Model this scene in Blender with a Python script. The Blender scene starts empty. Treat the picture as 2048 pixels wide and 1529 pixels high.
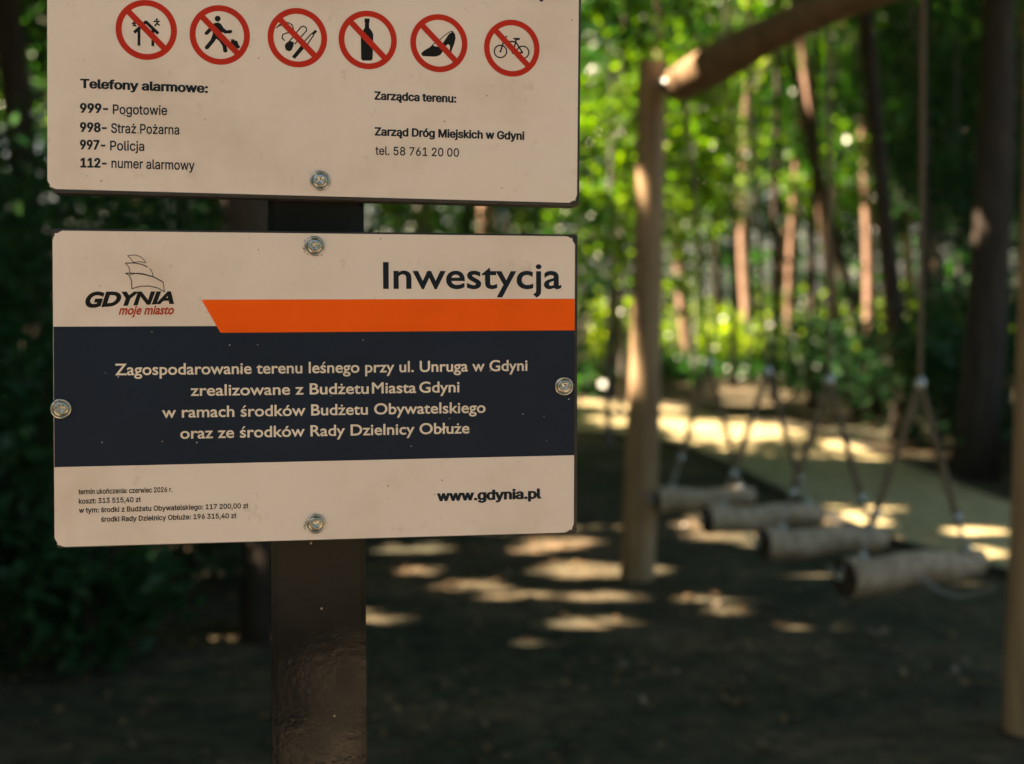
import bpy, bmesh, math, random
import numpy as np
from mathutils import Vector, Matrix
from mathutils.geometry import delaunay_2d_cdt

SC = bpy.context.scene
COL = SC.collection
R = math.radians
rng = np.random.default_rng(7)
random.seed(7)

# ------------------------------------------------------------------ camera
CAM_H = 1.55
cam = bpy.data.cameras.new('camera')
cam.sensor_width = 36.0
cam.lens = 50.0
cam.clip_start = 0.05
cam.clip_end = 2000.0
cam.dof.use_dof = True
cam.dof.focus_distance = 1.37
cam.dof.aperture_fstop = 4.0
cam_o = bpy.data.objects.new('camera', cam)
COL.objects.link(cam_o)
cam_o.location = (0, 0, CAM_H)
cam_o.rotation_euler = (R(90) - 0.061272, 0, 0)
SC.camera = cam_o

# ------------------------------------------------------------------ light
SUN_EL = R(50)
SUN_AZ = (-1.0, 0.03)                        # ground direction towards the sun
_n = math.hypot(*SUN_AZ)
SUN = Vector((SUN_AZ[0] / _n * math.cos(SUN_EL), SUN_AZ[1] / _n * math.cos(SUN_EL), math.sin(SUN_EL)))
sun = bpy.data.lights.new('sun', 'SUN')
sun.energy = 5.0
sun.angle = R(0.53)
sun.color = (1.0, 0.78, 0.55)
sun_o = bpy.data.objects.new('sun', sun)
COL.objects.link(sun_o)
sun_o.location = (-30, 0, 40)
sun_o.rotation_euler = SUN.to_track_quat('Z', 'Y').to_euler()

world = bpy.data.worlds.new('World')
SC.world = world
world.use_nodes = True
wn = world.node_tree
wn.nodes.clear()
sky = wn.nodes.new('ShaderNodeTexSky')
sky.sky_type = 'NISHITA'
sky.sun_disc = False
sky.sun_elevation = SUN_EL
sky.sun_rotation = math.atan2(SUN.x, SUN.y)
sky.air_density = 1.0
sky.dust_density = 3.0
sky.ozone_density = 0.6
tint = wn.nodes.new('ShaderNodeMix')
tint.data_type = 'RGBA'
tint.blend_type = 'MULTIPLY'
tint.inputs[0].default_value = 1.0
tint.inputs[7].default_value = (1.0, 0.90, 0.83, 1)      # warm white balance of the whole sky
bg = wn.nodes.new('ShaderNodeBackground')
bg.inputs[1].default_value = 0.05
wo = wn.nodes.new('ShaderNodeOutputWorld')
wn.links.new(sky.outputs[0], tint.inputs[6])
wn.links.new(tint.outputs[2], bg.inputs[0])
wn.links.new(bg.outputs[0], wo.inputs[0])

SC.view_settings.view_transform = 'Standard'
SC.view_settings.look = 'None'
SC.view_settings.exposure = 2.85
SC.view_settings.gamma = 1.0
SC.cycles.use_denoising = True
SC.cycles.max_bounces = 8
SC.cycles.diffuse_bounces = 5
SC.cycles.glossy_bounces = 3
SC.cycles.transmission_bounces = 6
SC.cycles.sample_clamp_indirect = 8.0
SC.cycles.caustics_reflective = False
SC.cycles.caustics_refractive = False

# ------------------------------------------------------------------ helpers
def tag(o, label=None, cat=None, group=None, kind=None):
    for k, v in (('label', label), ('category', cat), ('group', group), ('kind', kind)):
        if v:
            o[k] = v
    return o

def empty(name, loc, label, cat, group=None):
    o = bpy.data.objects.new(name, None)
    COL.objects.link(o)
    o.location = loc
    o.empty_display_size = 0.1
    return tag(o, label, cat, group)

def mesh_obj(name, me, mat, parent=None, smooth=False):
    o = bpy.data.objects.new(name, me)
    COL.objects.link(o)
    if mat:
        me.materials.append(mat)
    if smooth and len(me.polygons):
        me.polygons.foreach_set('use_smooth', [True] * len(me.polygons))
    if parent:
        o.parent = parent
    return o

def bm_obj(name, bm, mat, parent=None, smooth=False):
    me = bpy.data.meshes.new(name)
    bm.to_mesh(me)
    bm.free()
    return mesh_obj(name, me, mat, parent, smooth)

def pydata(name, v, f, mat, parent=None, smooth=False):
    me = bpy.data.meshes.new(name)
    me.from_pydata([tuple(p) for p in v], [], f)
    me.update()
    return mesh_obj(name, me, mat, parent, smooth)

def quads_obj(name, verts, mat, parent=None):
    """verts: (n,4,3) array, one loose quad each"""
    n = len(verts)
    me = bpy.data.meshes.new(name)
    me.vertices.add(n * 4)
    me.vertices.foreach_set('co', np.ascontiguousarray(verts, dtype=np.float32).ravel())
    me.loops.add(n * 4)
    me.loops.foreach_set('vertex_index', np.arange(n * 4, dtype=np.int32))
    me.polygons.add(n)
    me.polygons.foreach_set('loop_start', np.arange(0, n * 4, 4, dtype=np.int32))
    me.update(calc_edges=True)
    return mesh_obj(name, me, mat, parent)

def tube(bm, pts, rad, seg=12, cap=True, wob=0.0, seed=0):
    """swept round tube along pts with a radius per point"""
    pts = [Vector(p) for p in pts]
    if not hasattr(rad, '__len__'):
        rad = [rad] * len(pts)
    rr = random.Random(seed)
    ph = [rr.uniform(0, 6.28) for _ in range(4)]
    rings = []
    ref = Vector((0.3, 0.9, 0.2)).normalized()
    for i, p in enumerate(pts):
        d = (pts[min(i + 1, len(pts) - 1)] - pts[max(i - 1, 0)]).normalized()
        a = ref - d * ref.dot(d)
        if a.length < 0.05:
            a = Vector((1, 0, 0)) - d * d.x
        a.normalize()
        b = d.cross(a)
        ref = a
        ring = []
        for k in range(seg):
            t = 2 * math.pi * k / seg
            w = 1 + wob * (math.sin(2 * t + ph[0] + i * .7) * .5 + math.sin(3 * t + ph[1] - i * .5) * .35 + math.sin(i * 1.3 + ph[2]) * .4)
            ring.append(bm.verts.new(p + (a * math.cos(t) + b * math.sin(t)) * rad[i] * w))
        rings.append(ring)
    for i in range(len(rings) - 1):
        for k in range(seg):
            bm.faces.new((rings[i][k], rings[i][(k + 1) % seg], rings[i + 1][(k + 1) % seg], rings[i + 1][k]))
    if cap:
        bm.faces.new(rings[0][::-1])
        bm.faces.new(rings[-1])
    return rings

def chain_links(bm, pts, wire=0.0035, length=0.036, width=0.020):
    """round steel links threaded along a polyline"""
    pts = [Vector(p) for p in pts]
    step = length - 2.2 * wire
    seg = [(pts[i + 1] - pts[i]).length for i in range(len(pts) - 1)]
    tot = sum(seg)
    n = max(1, int(tot / step))
    for k in range(n):
        s = (k + .5) * tot / n
        i = 0
        while i < len(seg) - 1 and s > seg[i]:
            s -= seg[i]; i += 1
        d = (pts[i + 1] - pts[i]).normalized()
        c = pts[i] + d * s
        a = d.cross(Vector((0.2, 0.1, 1.0)))
        if a.length < .1:
            a = d.cross(Vector((1, 0, 0)))
        a.normalize()
        b = d.cross(a)
        if k % 2:
            a, b = b, a
        hl, hw = length / 2 - width / 2, width / 2 - wire
        loop = []
        for j in range(12):
            t = 2 * math.pi * j / 12
            loop.append(c + d * (math.copysign(hl, math.cos(t)) + math.cos(t) * hw) + a * math.sin(t) * hw)
        rings = []
        for j in range(12):
            tg = (loop[(j + 1) % 12] - loop[j - 1]).normalized()
            nn = tg.cross(b).normalized()
            rings.append([bm.verts.new(loop[j] + (nn * math.cos(q) + b * math.sin(q)) * wire) for q in (0, 1.257, 2.513, 3.77, 5.027)])
        for j in range(12):
            r0, r1 = rings[j], rings[(j + 1) % 12]
            for q in range(5):
                bm.faces.new((r0[q], r0[(q + 1) % 5], r1[(q + 1) % 5], r1[q]))

# ------------------------------------------------------------------ materials
def new_mat(name):
    m = bpy.data.materials.new(name)
    m.use_nodes = True
    nt = m.node_tree
    nt.nodes.clear()
    return m, nt, nt.nodes.new('ShaderNodeOutputMaterial')

def N(nt, kind, **inp):
    n = nt.nodes.new(kind)
    for k, v in inp.items():
        n.inputs[k.replace('_', ' ')].default_value = v
    return n

def ramp(nt, src, stops):
    r = nt.nodes.new('ShaderNodeValToRGB')
    el = r.color_ramp.elements
    el[0].position, el[0].color = stops[0][0], (*stops[0][1], 1)
    el[1].position, el[1].color = stops[-1][0], (*stops[-1][1], 1)
    for p, c in stops[1:-1]:
        e = el.new(p)
        e.color = (*c, 1)
    nt.links.new(src, r.inputs[0])
    return r

def noise_mat(name, stops, scale=8, detail=6, rough=.8, stretch=(1, 1, 1), bump=0.0, bscale=None, spec=.4, metal=0.0, coat=0.0, distort=0.0):
    m, nt, out = new_mat(name)
    p = N(nt, 'ShaderNodeBsdfPrincipled', Roughness=rough, Metallic=metal)
    p.inputs['Specular IOR Level'].default_value = spec
    p.inputs['Coat Weight'].default_value = coat
    tc = nt.nodes.new('ShaderNodeTexCoord')
    mp = nt.nodes.new('ShaderNodeMapping')
    mp.inputs['Scale'].default_value = stretch
    nt.links.new(tc.outputs['Object'], mp.inputs['Vector'])
    nz = N(nt, 'ShaderNodeTexNoise', Scale=scale, Detail=detail, Roughness=.62, Distortion=distort)
    nt.links.new(mp.outputs[0], nz.inputs['Vector'])
    r = ramp(nt, nz.outputs[0], stops)
    nt.links.new(r.outputs[0], p.inputs['Base Color'])
    if bump:
        nb = N(nt, 'ShaderNodeTexNoise', Scale=bscale or scale * 3, Detail=5.0)
        nt.links.new(mp.outputs[0], nb.inputs['Vector'])
        b = N(nt, 'ShaderNodeBump', Strength=bump, Distance=.01)
        nt.links.new(nb.outputs[0], b.inputs['Height'])
        nt.links.new(b.outputs[0], p.inputs['Normal'])
    nt.links.new(p.outputs[0], out.inputs[0])
    return m

def leaf_mat(name, dark, light, trans=.5, through=2.2, gloss=.06):
    """thin leaf: diffuse + light let through + a little gloss, hue varying per leaf"""
    m, nt, out = new_mat(name)
    g = nt.nodes.new('ShaderNodeNewGeometry')
    r = ramp(nt, g.outputs['Random Per Island'], [(0, dark), (.55, tuple((a + b) / 2 for a, b in zip(dark, light))), (1, light)])
    df = N(nt, 'ShaderNodeBsdfDiffuse', Roughness=.5)
    tr = nt.nodes.new('ShaderNodeBsdfTranslucent')
    hs = N(nt, 'ShaderNodeHueSaturation', Hue=.485, Saturation=1.15, Value=through)
    nt.links.new(r.outputs[0], df.inputs[0])
    nt.links.new(r.outputs[0], hs.inputs['Color'])
    nt.links.new(hs.outputs[0], tr.inputs[0])
    mx = nt.nodes.new('ShaderNodeMixShader')
    mx.inputs[0].default_value = trans
    nt.links.new(df.outputs[0], mx.inputs[1])
    nt.links.new(tr.outputs[0], mx.inputs[2])
    gl = N(nt, 'ShaderNodeBsdfGlossy', Roughness=.35)
    gl.inputs[0].default_value = (1, 1, 1, 1)
    m2 = nt.nodes.new('ShaderNodeMixShader')
    m2.inputs[0].default_value = gloss
    nt.links.new(mx.outputs[0], m2.inputs[1])
    nt.links.new(gl.outputs[0], m2.inputs[2])
    nt.links.new(m2.outputs[0], out.inputs[0])
    return m

def face_mat():
    """aged cream-white sign film with faint brown stains and specks"""
    m, nt, out = new_mat('sign_film')
    p = N(nt, 'ShaderNodeBsdfPrincipled', Roughness=.3)
    p.inputs['Specular IOR Level'].default_value = .35
    tc = nt.nodes.new('ShaderNodeTexCoord')
    n1 = N(nt, 'ShaderNodeTexNoise', Scale=7.0, Detail=5.0, Roughness=.6)
    nt.links.new(tc.outputs['Object'], n1.inputs['Vector'])
    r1 = ramp(nt, n1.outputs[0], [(.25, (.66, .56, .48)), (.5, (.79, .70, .65)), (.8, (.81, .735, .69))])
    n2 = N(nt, 'ShaderNodeTexNoise', Scale=38.0, Detail=8.0, Roughness=.7)
    nt.links.new(tc.outputs['Object'], n2.inputs['Vector'])
    r2 = ramp(nt, n2.outputs[0], [(.26, (.62, .5, .4)), (.40, (1, 1, 1))])
    vor = N(nt, 'ShaderNodeTexVoronoi', Scale=58.0)
    nt.links.new(tc.outputs['Object'], vor.inputs['Vector'])
    few = ramp(nt, vor.outputs['Color'], [(.55, (1, 1, 1)), (.62, (0, 0, 0))])
    dot = ramp(nt, vor.outputs['Distance'], [(.03, (.15, .11, .08)), (.06, (1, 1, 1))])
    r3 = nt.nodes.new('ShaderNodeMix'); r3.data_type = 'RGBA'
    nt.links.new(few.outputs[0], r3.inputs[0]); r3.inputs[6].default_value = (1, 1, 1, 1); nt.links.new(dot.outputs[0], r3.inputs[7])
    vor.inputs['Randomness'].default_value = 1.0
    a = nt.nodes.new('ShaderNodeMix'); a.data_type = 'RGBA'; a.blend_type = 'MULTIPLY'; a.inputs[0].default_value = .65
    b = nt.nodes.new('ShaderNodeMix'); b.data_type = 'RGBA'; b.blend_type = 'MULTIPLY'; b.inputs[0].default_value = .8
    nt.links.new(r1.outputs[0], a.inputs[6]); nt.links.new(r2.outputs[0], a.inputs[7])
    nt.links.new(a.outputs[2], b.inputs[6]); nt.links.new(r3.outputs[2], b.inputs[7])
    nt.links.new(b.outputs[2], p.inputs['Base Color'])
    nb = N(nt, 'ShaderNodeTexNoise', Scale=9.0, Detail=2.0)
    nt.links.new(tc.outputs['Object'], nb.inputs['Vector'])
    bp = N(nt, 'ShaderNodeBump', Strength=.08, Distance=.004)
    nt.links.new(nb.outputs[0], bp.inputs['Height'])
    nt.links.new(bp.outputs[0], p.inputs['Normal'])
    nt.links.new(p.outputs[0], out.inputs[0])
    return m

def ink_mat(name, base, speck=None, rough=.42):
    m, nt, out = new_mat(name)
    p = N(nt, 'ShaderNodeBsdfPrincipled', Roughness=rough)
    p.inputs['Specular IOR Level'].default_value = .16
    tc = nt.nodes.new('ShaderNodeTexCoord')
    n1 = N(nt, 'ShaderNodeTexNoise', Scale=14.0, Detail=5.0)
    nt.links.new(tc.outputs['Object'], n1.inputs['Vector'])
    r1 = ramp(nt, n1.outputs[0], [(.3, tuple(c * .9 for c in base)), (.7, tuple(min(1, c * 1.08) for c in base))])
    src = r1.outputs[0]
    if speck:
        vor = N(nt, 'ShaderNodeTexVoronoi', Scale=62.0)
        nt.links.new(tc.outputs['Object'], vor.inputs['Vector'])
        r3 = ramp(nt, vor.outputs['Distance'], [(.03, (1, 1, 1)), (.055, (0, 0, 0))])
        b = nt.nodes.new('ShaderNodeMix'); b.data_type = 'RGBA'
        nt.links.new(r3.outputs[0], b.inputs[0])
        nt.links.new(src, b.inputs[6]); b.inputs[7].default_value = (*speck, 1)
        src = b.outputs[2]
    nt.links.new(src, p.inputs['Base Color'])
    nt.links.new(p.outputs[0], out.inputs[0])
    return m

def post_mat():
    """dark brown gloss paint with orange-peel texture and a few specks"""
    m, nt, out = new_mat('brown_gloss_paint')
    p = N(nt, 'ShaderNodeBsdfPrincipled', Roughness=.16)
    p.inputs['Specular IOR Level'].default_value = .26
    tc = nt.nodes.new('ShaderNodeTexCoord')
    n1 = N(nt, 'ShaderNodeTexNoise', Scale=11.0, Detail=5.0)
    nt.links.new(tc.outputs['Object'], n1.inputs['Vector'])
    r1 = ramp(nt, n1.outputs[0], [(.3, (.0095, .0098, .0102)), (.7, (.0155, .0158, .0160))])
    vor = N(nt, 'ShaderNodeTexVoronoi', Scale=42.0)
    nt.links.new(tc.outputs['Object'], vor.inputs['Vector'])
    r3 = ramp(nt, vor.outputs['Distance'], [(.03, (1, 1, 1)), (.06, (0, 0, 0))])
    b = nt.nodes.new('ShaderNodeMix'); b.data_type = 'RGBA'
    nt.links.new(r3.outputs[0], b.inputs[0]); nt.links.new(r1.outputs[0], b.inputs[6]); b.inputs[7].default_value = (.4, .34, .27, 1)
    nt.links.new(b.outputs[2], p.inputs['Base Color'])
    n3 = N(nt, 'ShaderNodeTexNoise', Scale=150.0, Detail=2.0)
    nt.links.new(tc.outputs['Object'], n3.inputs['Vector'])
    n4 = N(nt, 'ShaderNodeTexNoise', Scale=22.0, Detail=2.0)
    nt.links.new(tc.outputs['Object'], n4.inputs['Vector'])
    b1 = N(nt, 'ShaderNodeBump', Strength=.05, Distance=.0015)
    nt.links.new(n3.outputs[0], b1.inputs['Height'])
    b2 = N(nt, 'ShaderNodeBump', Strength=.025, Distance=.004)
    nt.links.new(n4.outputs[0], b2.inputs['Height'])
    nt.links.new(b1.outputs[0], b2.inputs['Normal'])
    nt.links.new(b2.outputs[0], p.inputs['Normal'])
    rr = ramp(nt, n4.outputs[0], [(.3, (.07,) * 3), (.8, (.17,) * 3)])
    nt.links.new(rr.outputs[0], p.inputs['Roughness'])
    nt.links.new(p.outputs[0], out.inputs[0])
    return m

def ground_mat():
    """forest floor: dark soil and short worn grass, tan wood chips and needles in drifts"""
    m, nt, out = new_mat('forest_floor')
    p = N(nt, 'ShaderNodeBsdfPrincipled', Roughness=.95)
    p.inputs['Specular IOR Level'].default_value = .15
    tc = nt.nodes.new('ShaderNodeTexCoord')
    n1 = N(nt, 'ShaderNodeTexNoise', Scale=.9, Detail=8.0, Roughness=.65)
    n2 = N(nt, 'ShaderNodeTexNoise', Scale=9.0, Detail=6.0, Roughness=.7)
    n3 = N(nt, 'ShaderNodeTexNoise', Scale=.22, Detail=4.0)
    for n in (n1, n2, n3):
        nt.links.new(tc.outputs['Object'], n.inputs['Vector'])
    r1 = ramp(nt, n1.outputs[0], [(.28, (.026, .034, .024)), (.5, (.078, .070, .046)), (.72, (.19, .135, .085))])
    r2 = ramp(nt, n2.outputs[0], [(.32, (.35, .36, .33)), (.52, (.95, .95, .95)), (.7, (1.5, 1.4, 1.25))])
    a = nt.nodes.new('ShaderNodeMix'); a.data_type = 'RGBA'; a.blend_type = 'MULTIPLY'; a.inputs[0].default_value = 1
    nt.links.new(r1.outputs[0], a.inputs[6]); nt.links.new(r2.outputs[0], a.inputs[7])
    nt.links.new(a.outputs[2], p.inputs['Base Color'])
    b = N(nt, 'ShaderNodeBump', Strength=.8, Distance=.03)
    nt.links.new(n2.outputs[0], b.inputs['Height'])
    nt.links.new(b.outputs[0], p.inputs['Normal'])
    nt.links.new(p.outputs[0], out.inputs[0])
    return m

M = {
    'film': face_mat(),
    'panel': ink_mat('dark_blue_print', (.013, .021, .040), (.5, .45, .38)),
    'stripe': ink_mat('orange_print', (.97, .12, .002)),
    'red': ink_mat('red_print', (.50, .028, .012)),
    'ink': ink_mat('dark_blue_ink', (.010, .017, .028)),
    'black': ink_mat('black_ink', (.010, .010, .010)),
    'redink': ink_mat('red_brown_ink', (.42, .055, .014)),
    'cream': ink_mat('cream_print', (.78, .70, .60)),
    'plate': noise_mat('dark_painted_plate', [(.3, (.022, .022, .024)), (.7, (.045, .042, .042))], 30, rough=.3, bump=.1),
    'post': post_mat(),
    'steel': noise_mat('zinc_plated_steel', [(.3, (.34, .34, .32)), (.7, (.55, .55, .52))], 200, rough=.26, metal=1.0),
    'chain': noise_mat('galvanised_chain', [(.3, (.30, .33, .34)), (.7, (.52, .55, .56))], 80, rough=.30, metal=.95),
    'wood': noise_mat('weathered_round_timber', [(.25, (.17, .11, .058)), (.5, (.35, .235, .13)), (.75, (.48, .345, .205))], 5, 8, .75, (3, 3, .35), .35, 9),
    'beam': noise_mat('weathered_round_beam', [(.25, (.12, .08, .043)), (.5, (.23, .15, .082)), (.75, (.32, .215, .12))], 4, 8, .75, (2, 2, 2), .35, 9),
    'log': noise_mat('peeled_log_wood', [(.25, (.23, .17, .11)), (.5, (.44, .34, .235)), (.75, (.60, .485, .36))], 6, 8, .7, (3, 3, 3), .3, 12),
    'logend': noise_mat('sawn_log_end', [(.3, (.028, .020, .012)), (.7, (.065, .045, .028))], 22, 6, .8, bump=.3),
    'rope': noise_mat('brown_twisted_rope', [(.3, (.15, .115, .08)), (.7, (.27, .205, .14))], 160, 4, .85, bump=.4, bscale=240),
    'ground': ground_mat(),
    'path': noise_mat('olive_rubber_paving', [(.3, (.33, .275, .145)), (.5, (.41, .345, .185)), (.7, (.47, .40, .22))], 3.5, 9, .9, bump=.3, bscale=160),
    'bounce_sand': noise_mat('pale_bounce_sand', [(.3, (.30, .24, .175)), (.5, (.40, .325, .24)), (.7, (.46, .38, .29))], 2.5, 9, .95, bump=.4, bscale=60),  # pale ground colour for the added light-bouncing patches
    'kerb': noise_mat('dark_path_edge', [(.3, (.03, .03, .025)), (.7, (.06, .055, .045))], 20),
    'bark': noise_mat('dark_ridged_bark', [(.25, (.025, .019, .015)), (.5, (.05, .038, .03)), (.8, (.10, .075, .058))], 4, 8, .9, (4, 4, .7), .8, 8),
    'pine': noise_mat('reddish_pine_bark', [(.25, (.17, .095, .062)), (.5, (.34, .21, .15)), (.8, (.48, .33, .25))], 4, 8, .85, (4, 4, .8), .6, 8),
    'grey': noise_mat('smooth_grey_bark', [(.25, (.09, .085, .075)), (.5, (.16, .15, .135)), (.8, (.27, .26, .24))], 4, 8, .8, (3, 3, 1), .4, 8),
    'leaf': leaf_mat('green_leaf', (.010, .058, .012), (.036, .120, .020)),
    'leafy': leaf_mat('yellow_green_leaf', (.036, .115, .010), (.105, .20, .018), .55, 2.7),  # brighter, yellower copy of the green leaf: sunlit look put into the colour
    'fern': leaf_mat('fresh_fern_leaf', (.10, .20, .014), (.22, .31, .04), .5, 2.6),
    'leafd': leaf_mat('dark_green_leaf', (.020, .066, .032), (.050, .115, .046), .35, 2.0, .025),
    'litter': leaf_mat('dry_fallen_leaf', (.10, .065, .035), (.27, .17, .09), .15),
}
# ------------------------------------------------------------------ printing on the boards (millimetres on each board)
TEXT=[('U', 'S', 0.055, 'Telefony alarmowe:', (-223.73, 97.27), (-107.27, 97.28), 8.8),
 ('U', 'S', 0.05, '999-', (-224.01, 74.39), (-198.66, 74.83), 9.1),
 ('U', 'S', 0.006, 'Pogotowie', (-194.42, 74.24), (-144.96, 75.05), 9.1),
 ('U', 'S', 0.05, '998-', (-224.04, 56.61), (-199.89, 57.06), 9.1),
 ('U', 'S', 0.006, 'Straż Pożarna', (-196.01, 56.7), (-133.86, 57.19), 9.1),
 ('U', 'S', 0.05, '997-', (-224.06, 40.42), (-201.12, 40.79), 9.1),
 ('U', 'S', 0.006, 'Policja', (-196.88, 40.42), (-165.81, 40.79), 9.1),
 ('U', 'S', 0.05, '112-', (-223.73, 23.61), (-199.92, 24.07), 9.1),
 ('U', 'S', 0.006, 'numer alarmowy', (-195.68, 24.08), (-119.62, 24.19), 9.1),
 ('U', 'S', 0.045, 'Zarządca terenu:', (49.85, 97.03), (129.83, 97.13), 8.22),
 ('U', 'S', 0.045, 'Zarząd Dróg Miejskich w Gdyni', (50.28, 62.57), (197.9, 63.24), 8.22),
 ('U', 'S', 0.004, 'tel. 58 761 20 00', (51.01, 44.1), (132.82, 44.72), 8.31),
 ('L', 'G', 0.022, 'Inwestycja', (59.03, 95.17), (237.2, 95.88), 26.12),
 ('L', 'G', 0.022, 'Zagospodarowanie terenu leśnego przy ul. Unruga w Gdyni', (-194.57, 12.68), (202.4, 14.27), 11.0),
 ('L', 'G', 0.022, 'zrealizowane z Budżetu', (-125.16, -7.49), (44.49, -7.05), 10.86),
 ('L', 'G', 0.022, 'Miasta', (47.58, -6.81), (90.96, -6.69), 10.86),
 ('L', 'G', 0.022, 'Gdyni', (94.08, -6.59), (133.89, -6.43), 10.86),
 ('L', 'G', 0.022, 'w ramach środków Budżetu Obywatelskiego', (-151.86, -28.12), (159.97, -26.98), 10.86),
 ('L', 'G', 0.022, 'oraz ze środków Rady Dzielnicy Obłuże', (-135.12, -48.27), (143.78, -47.2), 10.86),
 ('L', 'S', 0.008, 'termin ukończenia: czerwiec 2026 r.', (-229.06, -99.29), (-143.01, -98.9), 4.99),
 ('L', 'S', 0.008, 'koszt: 313 515,40 zł', (-228.92, -108.12), (-172.18, -107.79), 4.99),
 ('L', 'S', 0.008, 'w tym: środki z Budżetu Obywatelskiego: 117 200,00 zł', (-229.02, -116.82), (-71.95, -116.17), 4.99),
 ('L', 'S', 0.008, 'środki Rady Dzielnicy Obłuże: 196 315,40 zł', (-209.01, -125.8), (-83.33, -125.43), 4.99),
 ('L', 'S', 0.05, 'www.gdynia.pl', (110.92, -113.91), (216.45, -113.68), 10.27),
 ('L', 'S', 0.075, 'GDYNIA', (-220.91, 75.81), (-139.58, 78.47), 15.65),
 ('L', 'G', 0.022, 'moje miasto', (-190.73, 69.78), (-139.66, 70.19), 8.31)]
RINGS= [((-163.95, 153.84), 27.96), ((-96.52, 152.26), 27.99), ((-23.88, 153.13), 28.18), ((43.25, 154.08), 28.06), ((112.42, 154.17), 28.06), ((184.67, 152.64), 27.8)]
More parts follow.
